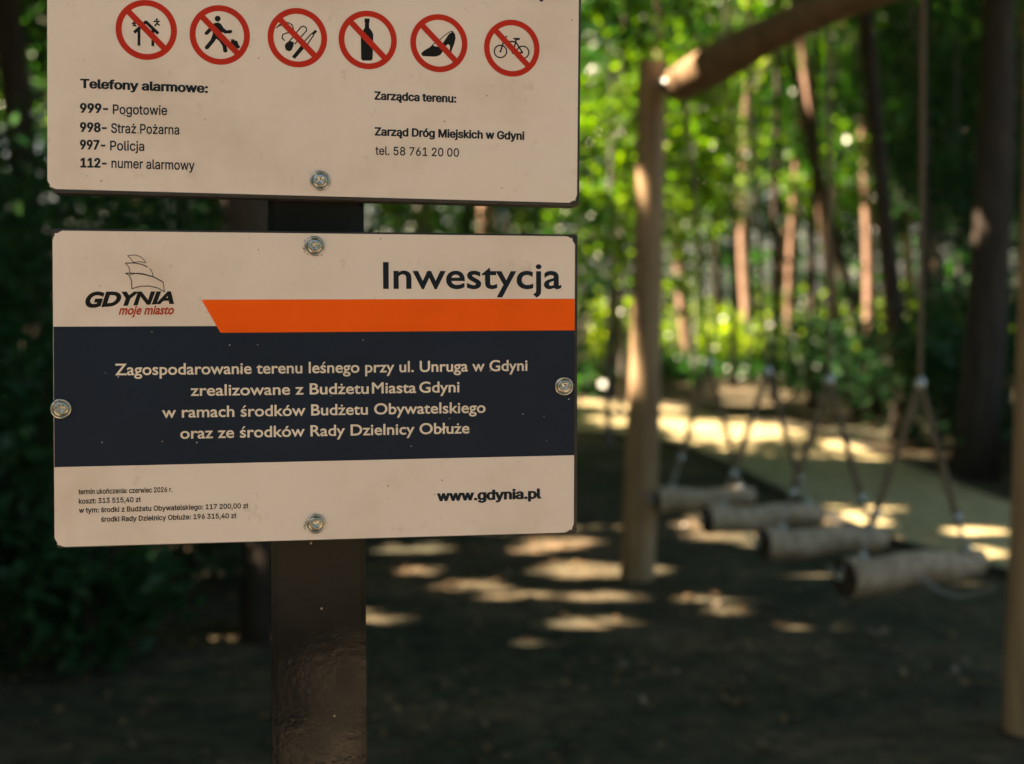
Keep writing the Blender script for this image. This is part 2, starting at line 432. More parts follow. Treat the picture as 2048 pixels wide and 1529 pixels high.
PICTO=[(0, 2.35, [(-175.05, 150.81), (-164.32, 161.32), (-153.07, 150.85)], False), (0, 2.08, [(-170.66, 154.77), (-170.67, 138.91)], False), (0, 2.08, [(-158.08, 155.37), (-158.09, 138.98)], False),
 (0, 0,
  [(-153.31, 164.1), (-153.4, 163.67), (-153.63, 163.29), (-153.99, 163.03), (-154.41, 162.92), (-154.84, 162.99), (-155.19, 163.22), (-155.43, 163.57), (-155.52, 164.0), (-155.43, 164.43), (-155.19, 164.81), (-154.84, 165.07),
   (-154.41, 165.17), (-153.99, 165.11), (-153.63, 164.88), (-153.4, 164.53)],
  True),
 (0, 1.17, [(-157.47, 161.65), (-155.76, 162.36), (-153.56, 161.84), (-151.84, 162.8)], False), (0, 1.17, [(-154.17, 162.69), (-154.05, 160.19), (-151.72, 158.55)], False),
 (0, 1.17, [(-154.05, 160.19), (-155.27, 159.51), (-156.25, 157.71)], False),
 (0, 0,
  [(-172.97, 161.52), (-173.06, 161.08), (-173.29, 160.71), (-173.65, 160.45), (-174.07, 160.34), (-174.49, 160.41), (-174.84, 160.63), (-175.08, 160.99), (-175.16, 161.41), (-175.08, 161.84), (-174.84, 162.22), (-174.49, 162.48),
   (-174.07, 162.59), (-173.65, 162.52), (-173.29, 162.3), (-173.06, 161.94)],
  True),
 (0, 1.17, [(-176.99, 158.58), (-175.29, 160.16), (-173.34, 159.5)], False), (0, 1.17, [(-174.56, 160.19), (-174.68, 157.94), (-172.85, 156.53)], False), (0, 1.17, [(-174.68, 157.94), (-176.14, 157.0)], False),
 (1, 0,
  [(-95.8, 167.68), (-96.01, 166.61), (-96.6, 165.68), (-97.48, 165.04), (-98.53, 164.77), (-99.58, 164.93), (-100.47, 165.49), (-101.06, 166.36), (-101.27, 167.41), (-101.06, 168.48), (-100.47, 169.41), (-99.58, 170.06),
   (-98.54, 170.32), (-97.49, 170.16), (-96.6, 169.6), (-96.01, 168.73)],
  True),
 (1, 0,
  [(-102.01, 163.09), (-98.03, 164.17), (-95.29, 162.54), (-93.05, 159.11), (-90.3, 156.97), (-85.82, 157.69), (-84.82, 155.97), (-86.06, 154.4), (-91.8, 153.87), (-94.54, 155.26), (-95.28, 151.69), (-93.03, 147.76),
   (-90.28, 142.2), (-89.28, 137.19), (-91.15, 135.85), (-93.27, 136.63), (-94.02, 142.03), (-96.77, 146.32), (-99.75, 148.7), (-101.49, 145.85), (-107.32, 138.52), (-109.8, 138.16), (-110.42, 140.65), (-105.22, 147.19),
   (-103.24, 152.07), (-102.75, 157.39), (-107.71, 152.11), (-110.19, 151.74), (-110.68, 153.86), (-106.1, 159.12)],
  True),
 (1, 0,
  [(-86.8, 149.31), (-85.3, 148.37), (-84.06, 149.44), (-83.05, 147.97), (-80.3, 147.59), (-79.05, 143.98), (-77.42, 141.9), (-79.29, 140.17), (-81.17, 140.72), (-82.04, 141.94), (-84.04, 141.6), (-85.29, 143.06),
   (-84.55, 144.36), (-86.8, 145.27), (-86.05, 147.07)],
  True),
 (2, 0.91, [(-43.91, 161.21), (-41.89, 163.34), (-38.86, 164.51), (-36.84, 166.64), (-32.8, 167.09), (-28.99, 165.24), (-27.71, 161.61), (-29.6, 158.34), (-34.03, 157.11), (-37.57, 155.67), (-38.45, 152.2), (-35.91, 149.77)],
  False),
 (2, 0.78, [(-43.15, 161.76), (-41.01, 164.66), (-37.22, 165.6)], False), (2, 0.91, [(-32.11, 148.67), (-20.74, 163.22), (-18.2, 164.49), (-15.65, 163.08), (-15.26, 160.29), (-26.4, 147.02)], False),
 (2, 0, [(-35.9, 145.32), (-34.01, 148.2), (-30.21, 149.65), (-27.04, 148.52), (-27.66, 145.06), (-29.55, 140.77), (-32.09, 139.89), (-35.0, 141.28)], True),
 (2, 0, [(-29.16, 134.8), (-18.15, 148.93), (-14.71, 146.8), (-26.11, 133.02)], True), (2, 0.91, [(-18.15, 148.93), (-10.54, 157.71), (-8.63, 157.03)], False), (2, 0.91, [(-14.71, 146.8), (-8.37, 156.54)], False),
 (2, 2.08, [(-9.39, 157.25), (-6.09, 160.73)], False),
 (3, 0,
  [(39.93, 174.48), (44.96, 174.73), (44.98, 171.52), (44.46, 171.11), (44.49, 165.96), (46.96, 163.0), (48.53, 159.73), (47.99, 136.28), (46.7, 134.54), (38.3, 134.18), (36.87, 135.79), (36.51, 159.16), (38.3, 162.59),
   (40.35, 165.77), (40.46, 170.91), (39.94, 171.27)],
  True),
 (4, 0,
  [(94.87, 143.52), (97.87, 146.5), (103.11, 149.72), (106.37, 152.86), (107.7, 151.23), (110.99, 150.73), (114.94, 152.47), (118.2, 157.55), (122.13, 163.58), (126.07, 166.24), (128.07, 163.87), (128.76, 160.0), (127.47, 154.08),
   (125.52, 149.44), (124.22, 145.09), (122.9, 146.07), (123.26, 151.94), (121.53, 153.81), (118.9, 151.74), (116.29, 146.42), (113.68, 142.8), (109.08, 141.04), (101.19, 140.95), (96.2, 141.25)],
  True),
 (4, 0.65, [(106.38, 152.47), (112.28, 156.63), (117.52, 161.68), (122.77, 165.56), (126.07, 166.5)], False),
 (5, 1.04,
  [(179.46, 149.26), (179.26, 147.69), (178.66, 146.21), (177.69, 144.92), (176.42, 143.91), (174.94, 143.24), (173.34, 142.96), (171.75, 143.1), (170.26, 143.63), (168.98, 144.53), (167.99, 145.74), (167.36, 147.16),
   (167.14, 148.71), (167.34, 150.28), (167.95, 151.75), (168.91, 153.04), (170.18, 154.06), (171.66, 154.73), (173.25, 155.0), (174.85, 154.87), (176.34, 154.34), (177.62, 153.44), (178.61, 152.24), (179.24, 150.81)],
  True),
 (5, 1.04,
  [(201.66, 149.34), (201.46, 147.77), (200.86, 146.28), (199.88, 144.99), (198.6, 143.97), (197.11, 143.3), (195.51, 143.02), (193.91, 143.16), (192.41, 143.7), (191.12, 144.6), (190.12, 145.8), (189.5, 147.23), (189.27, 148.78),
   (189.47, 150.36), (190.08, 151.84), (191.05, 153.13), (192.32, 154.15), (193.81, 154.82), (195.41, 155.1), (197.02, 154.97), (198.52, 154.43), (199.81, 153.53), (200.81, 152.32), (201.44, 150.89)],
  True),
 (5, 1.17, [(173.3, 148.99), (176.18, 158.28), (177.35, 162.92), (179.62, 163.94)], False), (5, 1.17, [(176.71, 158.7), (188.52, 159.24), (185.64, 148.62), (176.98, 157.92)], False),
 (5, 1.17, [(185.64, 148.62), (195.47, 148.67), (188.25, 159.23), (189.3, 161.9)], False), (5, 0, [(185.8, 162.79), (192.52, 163.1), (192.54, 161.13), (189.05, 160.58), (186.08, 161.62)], True),
 (5, 0,
  [(174.37, 149.03), (174.29, 148.63), (174.06, 148.28), (173.72, 148.04), (173.31, 147.94), (172.9, 148.0), (172.55, 148.21), (172.31, 148.54), (172.23, 148.94), (172.31, 149.34), (172.54, 149.69), (172.88, 149.93),
   (173.29, 150.03), (173.7, 149.97), (174.05, 149.76), (174.28, 149.43)],
  True),
 (5, 0,
  [(187.52, 148.71), (187.41, 148.1), (187.06, 147.57), (186.54, 147.21), (185.92, 147.06), (185.31, 147.15), (184.78, 147.47), (184.43, 147.97), (184.3, 148.56), (184.42, 149.17), (184.76, 149.69), (185.28, 150.06),
   (185.9, 150.21), (186.52, 150.11), (187.04, 149.8), (187.4, 149.3)],
  True)]
SAILS=[(0.65, [(-182.05, 125.45), (-175.78, 126.26), (-170.88, 125.03), (-167.22, 122.15), (-165.4, 119.0), (-170.93, 119.97), (-176.72, 119.17), (-178.89, 122.69), (-182.05, 125.45)]),
 (0.91, [(-184.08, 118.48), (-175.86, 118.67), (-169.11, 117.45), (-163.6, 114.83)]), (0.65, [(-184.08, 118.48), (-180.81, 114.84), (-179.54, 107.51), (-174.12, 109.06), (-167.97, 108.59), (-159.37, 106.11)]),
 (0.52, [(-161.76, 113.7), (-159.57, 110.17), (-158.75, 106.37)]), (0.91, [(-184.18, 109.0), (-175.96, 109.05), (-166.75, 107.84), (-158.14, 105.61), (-149.53, 100.83)]),
 (0.78, [(-184.18, 109.0), (-180.53, 106.88), (-178.49, 101.83), (-178.33, 94.36)]), (0.78, [(-178.33, 94.36), (-170.56, 96.8), (-161.93, 96.96), (-154.54, 95.22), (-148.39, 91.43)]),
 (0.52, [(-149.53, 100.83), (-149.08, 96.89), (-148.39, 91.43)])]

# ------------------------------------------------------------------ information sign
BL_C = Vector((-0.18347, 1.37613, 1.46075))
BL_M = Matrix(((0.982493, -0.186285, -0.002248), (0.186272, 0.982072, 0.028951), (-0.003186, -0.028863, 0.999578)))
BU_C = Vector((-0.1827, 1.37613, 1.64171))
BU_M = Matrix(((0.982397, -0.186648, 0.007611), (0.186334, 0.982003, 0.030824), (-0.013227, -0.028863, 0.999496)))

def frame(o, M3, c, base):
    m = M3.to_4x4()
    m.translation = c - base
    o.matrix_basis = m

def flat(name, polys, y, mat, parent, jit=0):
    """flat printed shapes at depth y (mm, negative = towards the reader); polys in mm"""
    v, f = [], []
    for k, pl in enumerate(polys):
        b = len(v)
        v += [(x / 1000, (y - jit * k) / 1000, z / 1000) for x, z in pl]
        f.append(tuple(range(b, b + len(pl))))
    bm = bmesh.new()
    vs = [bm.verts.new(p) for p in v]
    for q in f:
        fc = bm.faces.new([vs[i] for i in q])
        fc.normal_update()
        if fc.normal.y > 0:
            fc.normal_flip()
    bmesh.ops.triangulate(bm, faces=[x for x in bm.faces if len(x.verts) > 4])
    return bm_obj(name, bm, mat, parent)

def stroke(pts, w, closed=False):
    """quads along a polyline of width w (mm) with round joins"""
    out = []
    P_ = [np.array(p, float) for p in pts]
    if closed:
        P_.append(P_[0])
    for a, b in zip(P_[:-1], P_[1:]):
        d = b - a
        L = np.hypot(*d)
        if L < 1e-6:
            continue
        d /= L
        n = np.array((-d[1], d[0])) * w / 2
        out.append([tuple(a - n), tuple(b - n), tuple(b + n), tuple(a + n)])
    for p in (P_[1:-1] if not closed else P_[:-1]):
        out.append([(p[0] + w / 2 * math.cos(t * math.pi / 4), p[1] + w / 2 * math.sin(t * math.pi / 4)) for t in range(8)])
    return out

# --- lettering: outline of each glyph, thickened, then filled by winding number
_fonts = {}
def font(kind):
    if kind not in _fonts:
        f = None
        if kind == 'S':
            try:
                f = bpy.data.fonts.load(bpy.utils.system_resource('DATAFILES', path='fonts') + '/Inter.woff2')
            except Exception:
                f = None
        _fonts[kind] = f
    return _fonts[kind]

def outlines(s, kind, shear=0.0):
    c = bpy.data.curves.new('lettering_source', 'FONT')
    c.body = s
    c.fill_mode = 'NONE'
    c.resolution_u = 5
    c.shear = shear
    if font(kind):
        c.font = font(kind)
    o = bpy.data.objects.new('lettering_source', c)
    COL.objects.link(o)
    dg = bpy.context.evaluated_depsgraph_get()
    ev = o.evaluated_get(dg)
    me = ev.to_mesh()
    co = [(v.co.x, v.co.y) for v in me.vertices]
    nxt = {}
    for e in me.edges:
        a, b = e.vertices
        nxt.setdefault(a, []).append(b)
        nxt.setdefault(b, []).append(a)
    order = {}
    loops, seen = [], set()
    for st in range(len(co)):
        if st in seen or st not in nxt:
            continue
        lp, cur, prev = [], st, None
        while cur not in seen:
            seen.add(cur)
            lp.append(cur)
            c2 = [n for n in nxt[cur] if n not in seen]
            if not c2:
                break
            # keep the font's own direction: consecutive indices ascend
            cur = (cur + 1) if (cur + 1) in c2 else c2[0]
        if len(lp) > 2:
            loops.append(np.array([co[i] for i in lp]))
    ev.to_mesh_clear()
    bpy.data.objects.remove(o)
    bpy.data.curves.remove(c)
    return loops

def area2(l):
    x, y = l[:, 0], l[:, 1]
    return float(np.sum(x * np.roll(y, -1) - np.roll(x, -1) * y))

def inside(l, p):
    x, y = l[:, 0], l[:, 1]
    x2, y2 = np.roll(x, -1), np.roll(y, -1)
    c = (y > p[1]) != (y2 > p[1])
    with np.errstate(divide='ignore', invalid='ignore'):
        xi = x + (p[1] - y) * (x2 - x) / (y2 - y)
    return int(np.sum(c & (xi > p[0]))) % 2

def bolden(loops, off):
    """push outer contours out and holes in"""
    # a glyph's outermost contour tells which direction is solid (accented letters may run the other way)
    span = [(l[:, 0].min(), l[:, 0].max()) for l in loops]
    out = []
    for i, l in enumerate(loops):
        mates = [m for m, (a, b) in zip(loops, span) if a < span[i][1] - 1e-3 and b > span[i][0] + 1e-3]
        big = max(mates, key=lambda m: abs(area2(m)))
        sgn = math.copysign(1, area2(big))
        keep = [l[0]]
        for q in l[1:]:
            if np.hypot(*(q - keep[-1])) > 1e-5:
                keep.append(q)
        if np.hypot(*(keep[0] - keep[-1])) < 1e-5:
            keep.pop()
        l = np.array(keep)
        if len(l) < 3:
            continue
        d1 = l - np.roll(l, 1, 0)
        d1 /= np.maximum(np.hypot(d1[:, 0], d1[:, 1])[:, None], 1e-9)
        d2 = np.roll(l, -1, 0) - l
        d2 /= np.maximum(np.hypot(d2[:, 0], d2[:, 1])[:, None], 1e-9)
        n1 = np.stack([d1[:, 1], -d1[:, 0]], 1)
        n2 = np.stack([d2[:, 1], -d2[:, 0]], 1)
        n = n1 + n2
        ln = np.maximum(np.hypot(n[:, 0], n[:, 1]), 1e-6)
        n /= ln[:, None]
        k = np.minimum(1.0 / np.maximum((n * n1).sum(1), .45), 1.6)
        out.append(l + n * (sgn * k)[:, None] * np.array(off if hasattr(off, '__len__') else (off, off)))
    return out, 0

def winding(loops, p):
    w = 0
    for l in loops:
        x, y = l[:, 0], l[:, 1]
        x2, y2 = np.roll(x, -1), np.roll(y, -1)
        cr = (x2 - x) * (p[1] - y) - (p[0] - x) * (y2 - y)
        w += int(np.sum((y <= p[1]) & (y2 > p[1]) & (cr > 0))) - int(np.sum((y > p[1]) & (y2 <= p[1]) & (cr < 0)))
    return w

def fill_loops(loops):
    """triangles of a set of contours, non-zero winding; contours grouped where their boxes meet"""
    tris = []
    groups = []
    for l in sorted(loops, key=lambda q: q[:, 0].min()):
        a, b = l[:, 0].min(), l[:, 0].max()
        if groups and a <= groups[-1][1] + 1e-4:
            groups[-1][0].append(l)
            groups[-1][1] = max(groups[-1][1], b)
        else:
            groups.append([[l], b])
    for g, _ in groups:
        vs, ed = [], []
        for l in g:
            b = len(vs)
            vs += [Vector((float(x), float(y))) for x, y in l]
            ed += [(b + i, b + (i + 1) % len(l)) for i in range(len(l))]
        r = delaunay_2d_cdt(vs, ed, [], 0, 1e-6)
        V = r[0]
        for t in r[2]:
            c = sum((V[i] for i in t), Vector((0, 0))) / len(t)
            if winding(g, c) != 0:
                tris.append([(V[i].x, V[i].y) for i in t])
    return tris

# stroke thickening (sideways, upright) for each weight in the table
BOLD = {.022: .015, .055: (.040, .024), .05: (.044, .026), .045: (.036, .024), .006: .014, .004: .012, .008: .021}
PLAIN = str.maketrans('śż', 'sz')
_caph = {}
def text_tris(s, kind, bold, l, r, cap, shear=0.0, warp=None):
    """lettering from l to r (mm, baseline ends) with capital height cap"""
    if kind not in _caph:
        h = np.vstack(outlines('H', kind))
        _caph[kind] = h[:, 1].max() - h[:, 1].min()
    H_ = _caph[kind]
    lp = outlines(s.translate(PLAIN) if kind == 'G' else s, kind, shear)
    if kind == 'G':
        for i, ch in enumerate(s):
            if ch in 'śż':
                b = s[:i + 1].translate(PLAIN)
                own = np.vstack(outlines(b, kind, shear)[len(outlines(b[:-1].rstrip(), kind, shear)):])
                cx, top = (own[:, 0].min() + own[:, 0].max()) / 2, own[:, 1].max()
                if ch == 'ż':
                    lp.append(np.array([(cx + .045 * math.cos(a), top + .14 + .045 * math.sin(a)) for a in [2 * math.pi * j / 10 for j in range(10)]]))
                else:
                    lp.append(np.array([(cx - .05, top + .075), (cx, top + .075), (cx + .12, top + .225), (cx + .05, top + .225)]))
    lp, _ = bolden(lp, bold)
    if hasattr(bold, '__len__'):
        bold = bold[1]
    tr = fill_loops(lp)
    allp = np.vstack(lp)
    x0, x1 = allp[:, 0].min(), allp[:, 0].max()
    d = np.array(r) - np.array(l)
    sx = np.hypot(*d) / (x1 - x0)
    d /= np.hypot(*d)
    sz = cap / (H_ + 2 * bold)
    out = []
    for t in tr:
        q = []
        for x, y in t:
            u, v = (x - x0) * sx, (y + bold) * sz
            if warp:
                u, v = warp(u, v)
            q.append((l[0] + d[0] * u, l[1] + d[1] * u + v))
        out.append(q)
    return out

def rounded(quad, r, n=6, nick=()):
    """quad corners (TL,TR,BR,BL) rounded by r mm; a nicked corner keeps a torn burr of film"""
    P_ = [np.array(p, float) for p in quad]
    out = []
    for i in range(4):
        p, a, b = P_[i], P_[i - 1], P_[(i + 1) % 4]
        ua, ub = (a - p) / np.hypot(*(a - p)), (b - p) / np.hypot(*(b - p))
        c = p + (ua + ub) * r
        arc = []
        for k in range(n + 1):
            t = k / n * math.pi / 2
            arc.append(tuple(c - ub * r * math.cos(t) - ua * r * math.sin(t)))
        if i in nick:
            q = np.array(arc[n // 2]) ; o_ = (p - c) / np.hypot(*(p - c))
            arc[n // 2] = tuple(q + o_ * 1.1)
            arc[n // 2 + 1] = tuple(np.array(arc[n // 2 + 1]) - o_ * .5)
            arc[-1] = tuple(np.array(arc[-1]) + (p - np.array(arc[-1])) * .18 + o_ * .5)
        out += arc
    return out

def plate(name, quad, y0, y1, mat, parent, r=3.0, bev=1.6):
    pl = rounded(quad, r, 4)
    bm = bmesh.new()
    f = [bm.verts.new((x / 1000, y0 / 1000, z / 1000)) for x, z in pl]
    b = [bm.verts.new((x / 1000, y1 / 1000, z / 1000)) for x, z in pl]
    bm.faces.new(f)
    bm.faces.new(b[::-1])
    n = len(pl)
    for i in range(n):
        bm.faces.new((f[i], b[i], b[(i + 1) % n], f[(i + 1) % n]))
    bmesh.ops.recalc_face_normals(bm, faces=bm.faces)
    ed = [e for e in bm.edges if all(abs(v.co.y - e.verts[0].co.y) < 1e-7 for v in e.verts) and len(e.link_faces) == 2]
    bmesh.ops.bevel(bm, geom=ed, offset=bev / 1000, segments=2, affect='EDGES', profile=.6)
    o = bm_obj(name, bm, mat, parent)
    return o

def screw(parent, x, z, rot):
    """round-head cross-recess screw with a cup washer"""
    bm = bmesh.new()
    prof = [(9.5, 0.0), (9.5, -.8), (9.1, -1.25), (8.1, -1.35), (7.5, -1.0), (7.15, -.7), (6.95, -.75), (6.85, -1.9), (6.2, -2.6)]
    nseg = 40
    rings = []
    for rr_, yy in prof:
        rings.append([bm.verts.new((rr_ * math.cos(2 * math.pi * k / nseg), yy, rr_ * math.sin(2 * math.pi * k / nseg))) for k in range(nseg)])
    for q in range(1, 15):
        rr_ = 6.2 * (1 - q / 15)
        ring = []
        for k in range(nseg):
            t = 2 * math.pi * k / nseg
            xx, zz = rr_ * math.cos(t), rr_ * math.sin(t)
            yy = -2.6 - .55 * (1 - (rr_ / 6.2) ** 2)
            c, s_ = math.cos(rot), math.sin(rot)
            a, b = abs(xx * c + zz * s_), abs(-xx * s_ + zz * c)
            arm = (a < 1.15 and b < 3.7) or (b < 1.15 and a < 3.7)
            if arm:
                yy += 2.3 * (1 - max(a, b) / 7)
            ring.append(bm.verts.new((xx, yy, zz)))
        rings.append(ring)
    for i in range(len(rings) - 1):
        for k in range(nseg):
            bm.faces.new((rings[i][k], rings[i][(k + 1) % nseg], rings[i + 1][(k + 1) % nseg], rings[i + 1][k]))
    c = bm.verts.new((0, -.9, 0))
    for k in range(nseg):
        bm.faces.new((rings[-1][k], rings[-1][(k + 1) % nseg], c))
    bmesh.ops.scale(bm, vec=(.001, .001, .001), verts=bm.verts)
    bmesh.ops.recalc_face_normals(bm, faces=bm.faces)
    o = bm_obj('screw', bm, M['steel'], parent, True)
    o.location = (x / 1000, -.00025, z / 1000)
    return o

sign_base = BL_M @ Vector((-.0035, .0708, 0)) + BL_C
down = BL_M @ Vector((0, 0, -1))
sign_base = sign_base + down * (sign_base.z / -down.z)
sign = empty('information_sign', sign_base, 'two cream printed boards screwed one above the other to a glossy brown square post', 'sign')

# post: square tube with rounded edges, in the boards' own tilt
bm = bmesh.new()
bmesh.ops.create_cube(bm, size=1)
bmesh.ops.scale(bm, vec=(.0935, .089, 2.55), verts=bm.verts)
bmesh.ops.translate(bm, vec=(0, 0, 2.55 / 2 - .25), verts=bm.verts)
ed = [e for e in bm.edges if abs((e.verts[0].co - e.verts[1].co).z) > 1]
bmesh.ops.bevel(bm, geom=ed, offset=.0055, segments=4, affect='EDGES')
for f in bm.faces:
    f.smooth = True
post = bm_obj('post', bm, M['post'], sign)
post.data.set_sharp_from_angle(angle=R(35))
post.matrix_basis = BL_M.to_4x4()

# upper board
ub = plate('sign_board', [(-252.2, 420), (254.4, 420), (254.4, -.6), (-249.5, -.6)], .3, 25.5, M['plate'], sign, 4)
frame(ub, BU_M, BU_C, sign_base)
flat('printed_face', [rounded([(-252.8, 417), (251.9, 417), (251.7, 3.1), (-252.8, 3.1)], 9, 8, nick=(2, 3))], 0, M['film'], ub)
UPT = [t for t in TEXT if t[0] == 'U']
def letter(name, sel, mat, board, y=-.12, **kw):
    pl = []
    for t in sel:
        pl += text_tris(t[3], t[1], BOLD.get(t[2], t[2]), t[4], t[5], t[6], **kw)
    return flat(name, pl, y, M[mat], board)
letter('emergency_phone_text', UPT[:9], 'ink', ub)
letter('site_manager_text', UPT[9:], 'ink', ub)
flat('print_mark', [[(211.5, 201.9), (213.2, 202.6), (216, 201.2), (214.8, 199.4), (212.2, 199.9)]], -.12, M['ink'], ub)
for i, ((cx, cz), rr_) in enumerate(RINGS):
    # picture first, red ring and bar over it
    w = rr_ * .198
    n = 64
    ring = []
    for k in range(n):
        a, b = 2 * math.pi * k / n, 2 * math.pi * (k + 1) / n
        ring.append([(cx + rr_ * math.cos(a), cz + rr_ * math.sin(a)), (cx + rr_ * math.cos(b), cz + rr_ * math.sin(b)),
                     (cx + (rr_ - w) * math.cos(b), cz + (rr_ - w) * math.sin(b)), (cx + (rr_ - w) * math.cos(a), cz + (rr_ - w) * math.sin(a))])
    q = (rr_ - w * .5) * .7071
    k = w * .36
    ring.append([(cx - q - k, cz + q - k), (cx + q - k, cz - q - k), (cx + q + k, cz - q + k), (cx - q + k, cz + q + k)])
    sym = flat('prohibition_symbol', ring[:-1], -.16, M['red'], ub)
    flat('slash', [ring[-1]], -.22, M['red'], sym)
    pl = []
    for (j, wd, pts, closed) in PICTO:
        if j == i:
            pl += [pts] if wd == 0 else stroke(pts, wd * 1.25, closed)
    flat('pictogram', pl, -.08, M['black'], sym, .00012)
screw(ub, -2.02, 17.64, .75)

# lower board
lb = plate('sign_board', [(-250.4, 150.6), (254.2, 150.2), (253.2, -149.6), (-249.6, -149.6)], .3, 25.5, M['plate'], sign, 3)
frame(lb, BL_M, BL_C, sign_base)
flat('printed_face', [rounded([(-249.6, 148), (250.8, 148.4), (249.6, -148.1), (-250.9, -148.5)], 10, 8, nick=(0, 1, 2, 3))], 0, M['film'], lb)
flat('dark_panel', [[(-249.8, 58.7), (250.65, 60.1), (250.05, -70.82), (-250.5, -73.14)]], -.07, M['panel'], lb)
flat('orange_stripe', [[(-114.17, 84.17), (250.7, 86.09), (250.62, 54.6), (-96.71, 52.72)]], -.12, M['stripe'], lb)
LT = {t[3]: t for t in TEXT if t[0] == 'L'}
letter('title_text', [LT['Inwestycja']], 'ink', lb)
letter('project_text', [t for t in TEXT if t[0] == 'L' and t[6] > 10.0 and t[6] < 12 and t[1] == 'G' and t[3] != 'moje miasto'], 'cream', lb)
letter('cost_text', [t for t in TEXT if t[0] == 'L' and t[6] < 6], 'black', lb)
letter('web_address', [LT['www.gdynia.pl']], 'ink', lb)
logo = empty_logo = None
g = LT['GDYNIA']
wid = math.dist(g[4], g[5])
hgt = g[6]
def logo_warp(u, v):
    # tall on the first letter, shallower towards the last, hull-like arched foot
    t = u / wid
    foot = hgt * (.26 * max(t, 0) ** .8 - .10 * max(0, t - .8) * 5 * .25)
    return u, foot + v * (hgt - foot) / hgt
tri = text_tris('GDYNIA', 'G', (.052, .05), g[4], (g[5][0], g[4][1] + .6), g[6], shear=.28, warp=logo_warp)
logo = flat('city_logo', tri, -.12, M['black'], lb)
pl = []
for wd, pts in SAILS:
    pl += stroke(pts, max(wd, .62))
flat('sail_drawing', pl, -.12, M['black'], logo, .0012)
g = LT['moje miasto']
flat('logo_motto', text_tris('moje miasto', 'G', .030, g[4], g[5], g[6] * 1.1, shear=.32), -.14, M['redink'], logo)
# film torn and dirtied where the screws bite
rb = random.Random(4)
for cx, cz, n in ((-7.05, 136.03, 9), (-7.89, -132.91, 5), (-243.93, -18.28, 4)):
    pl = []
    for _ in range(n):
        a, q, w = rb.uniform(2.3, 5.6), rb.uniform(9.2, 11.5), rb.uniform(.25, .6)
        x, z = cx + q * math.cos(a), cz + q * math.sin(a)
        t = a + rb.uniform(.6, 2.2)
        L = rb.uniform(.8, 2.6)
        pl.append([(x - w * math.sin(t), z + w * math.cos(t)), (x + L * math.cos(t), z + L * math.sin(t)), (x + w * math.sin(t), z - w * math.cos(t))])
    flat('torn_film', pl, -.2, M['black'], lb, .001)
for (x, z), a in zip([(-7.05, 136.03), (239.72, -1.41), (-243.93, -18.28), (-7.89, -132.91)], (.35, .8, .3, .8)):
    screw(lb, x, z, a)

# ------------------------------------------------------------------ log swings on their timber frame
def perp_tube_obj(name, pts, rad, mat, parent, seg=16, wob=.02, seed=1, base=Vector((0, 0, 0))):
    bm = bmesh.new()
    tube(bm, [Vector(p) - base for p in pts], rad, seg, True, wob, seed)
    o = bm_obj(name, bm, mat, parent, True)
    o.data.set_sharp_from_angle(angle=R(50))
    return o

FB = Vector((.70, 7.67, 0))
frame_o = empty('swing_frame', FB, 'rustic swing frame of two round timber posts joined by a crooked round beam', 'swing frame')
def lerp_pts(a, b, n, bow=(0, 0, 0)):
    a, b, bow = Vector(a), Vector(b), Vector(bow)
    return [a.lerp(b, i / n) + bow * math.sin(math.pi * i / n) for i in range(n + 1)]
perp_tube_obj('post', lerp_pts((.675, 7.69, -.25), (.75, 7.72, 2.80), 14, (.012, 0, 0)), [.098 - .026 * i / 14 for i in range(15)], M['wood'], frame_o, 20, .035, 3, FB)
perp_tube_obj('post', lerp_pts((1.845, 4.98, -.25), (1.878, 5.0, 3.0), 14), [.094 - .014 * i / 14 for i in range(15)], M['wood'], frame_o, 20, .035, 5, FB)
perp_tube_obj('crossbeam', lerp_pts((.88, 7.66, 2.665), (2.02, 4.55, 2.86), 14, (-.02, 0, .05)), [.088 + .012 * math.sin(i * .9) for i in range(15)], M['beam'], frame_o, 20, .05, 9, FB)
bm = bmesh.new()
tube(bm, [Vector((.76, 7.60, 2.67)) - FB, Vector((.92, 7.56, 2.67)) - FB], .016, 10)
bm_obj('bolt', bm, M['chain'], frame_o, True)

def beam_at(y):
    t = (7.66 - y) / (7.66 - 4.55)
    return Vector((.88 + (2.02 - .88) * t - .02 * math.sin(math.pi * t), y, 2.665 + .195 * t + .05 * math.sin(math.pi * t)))

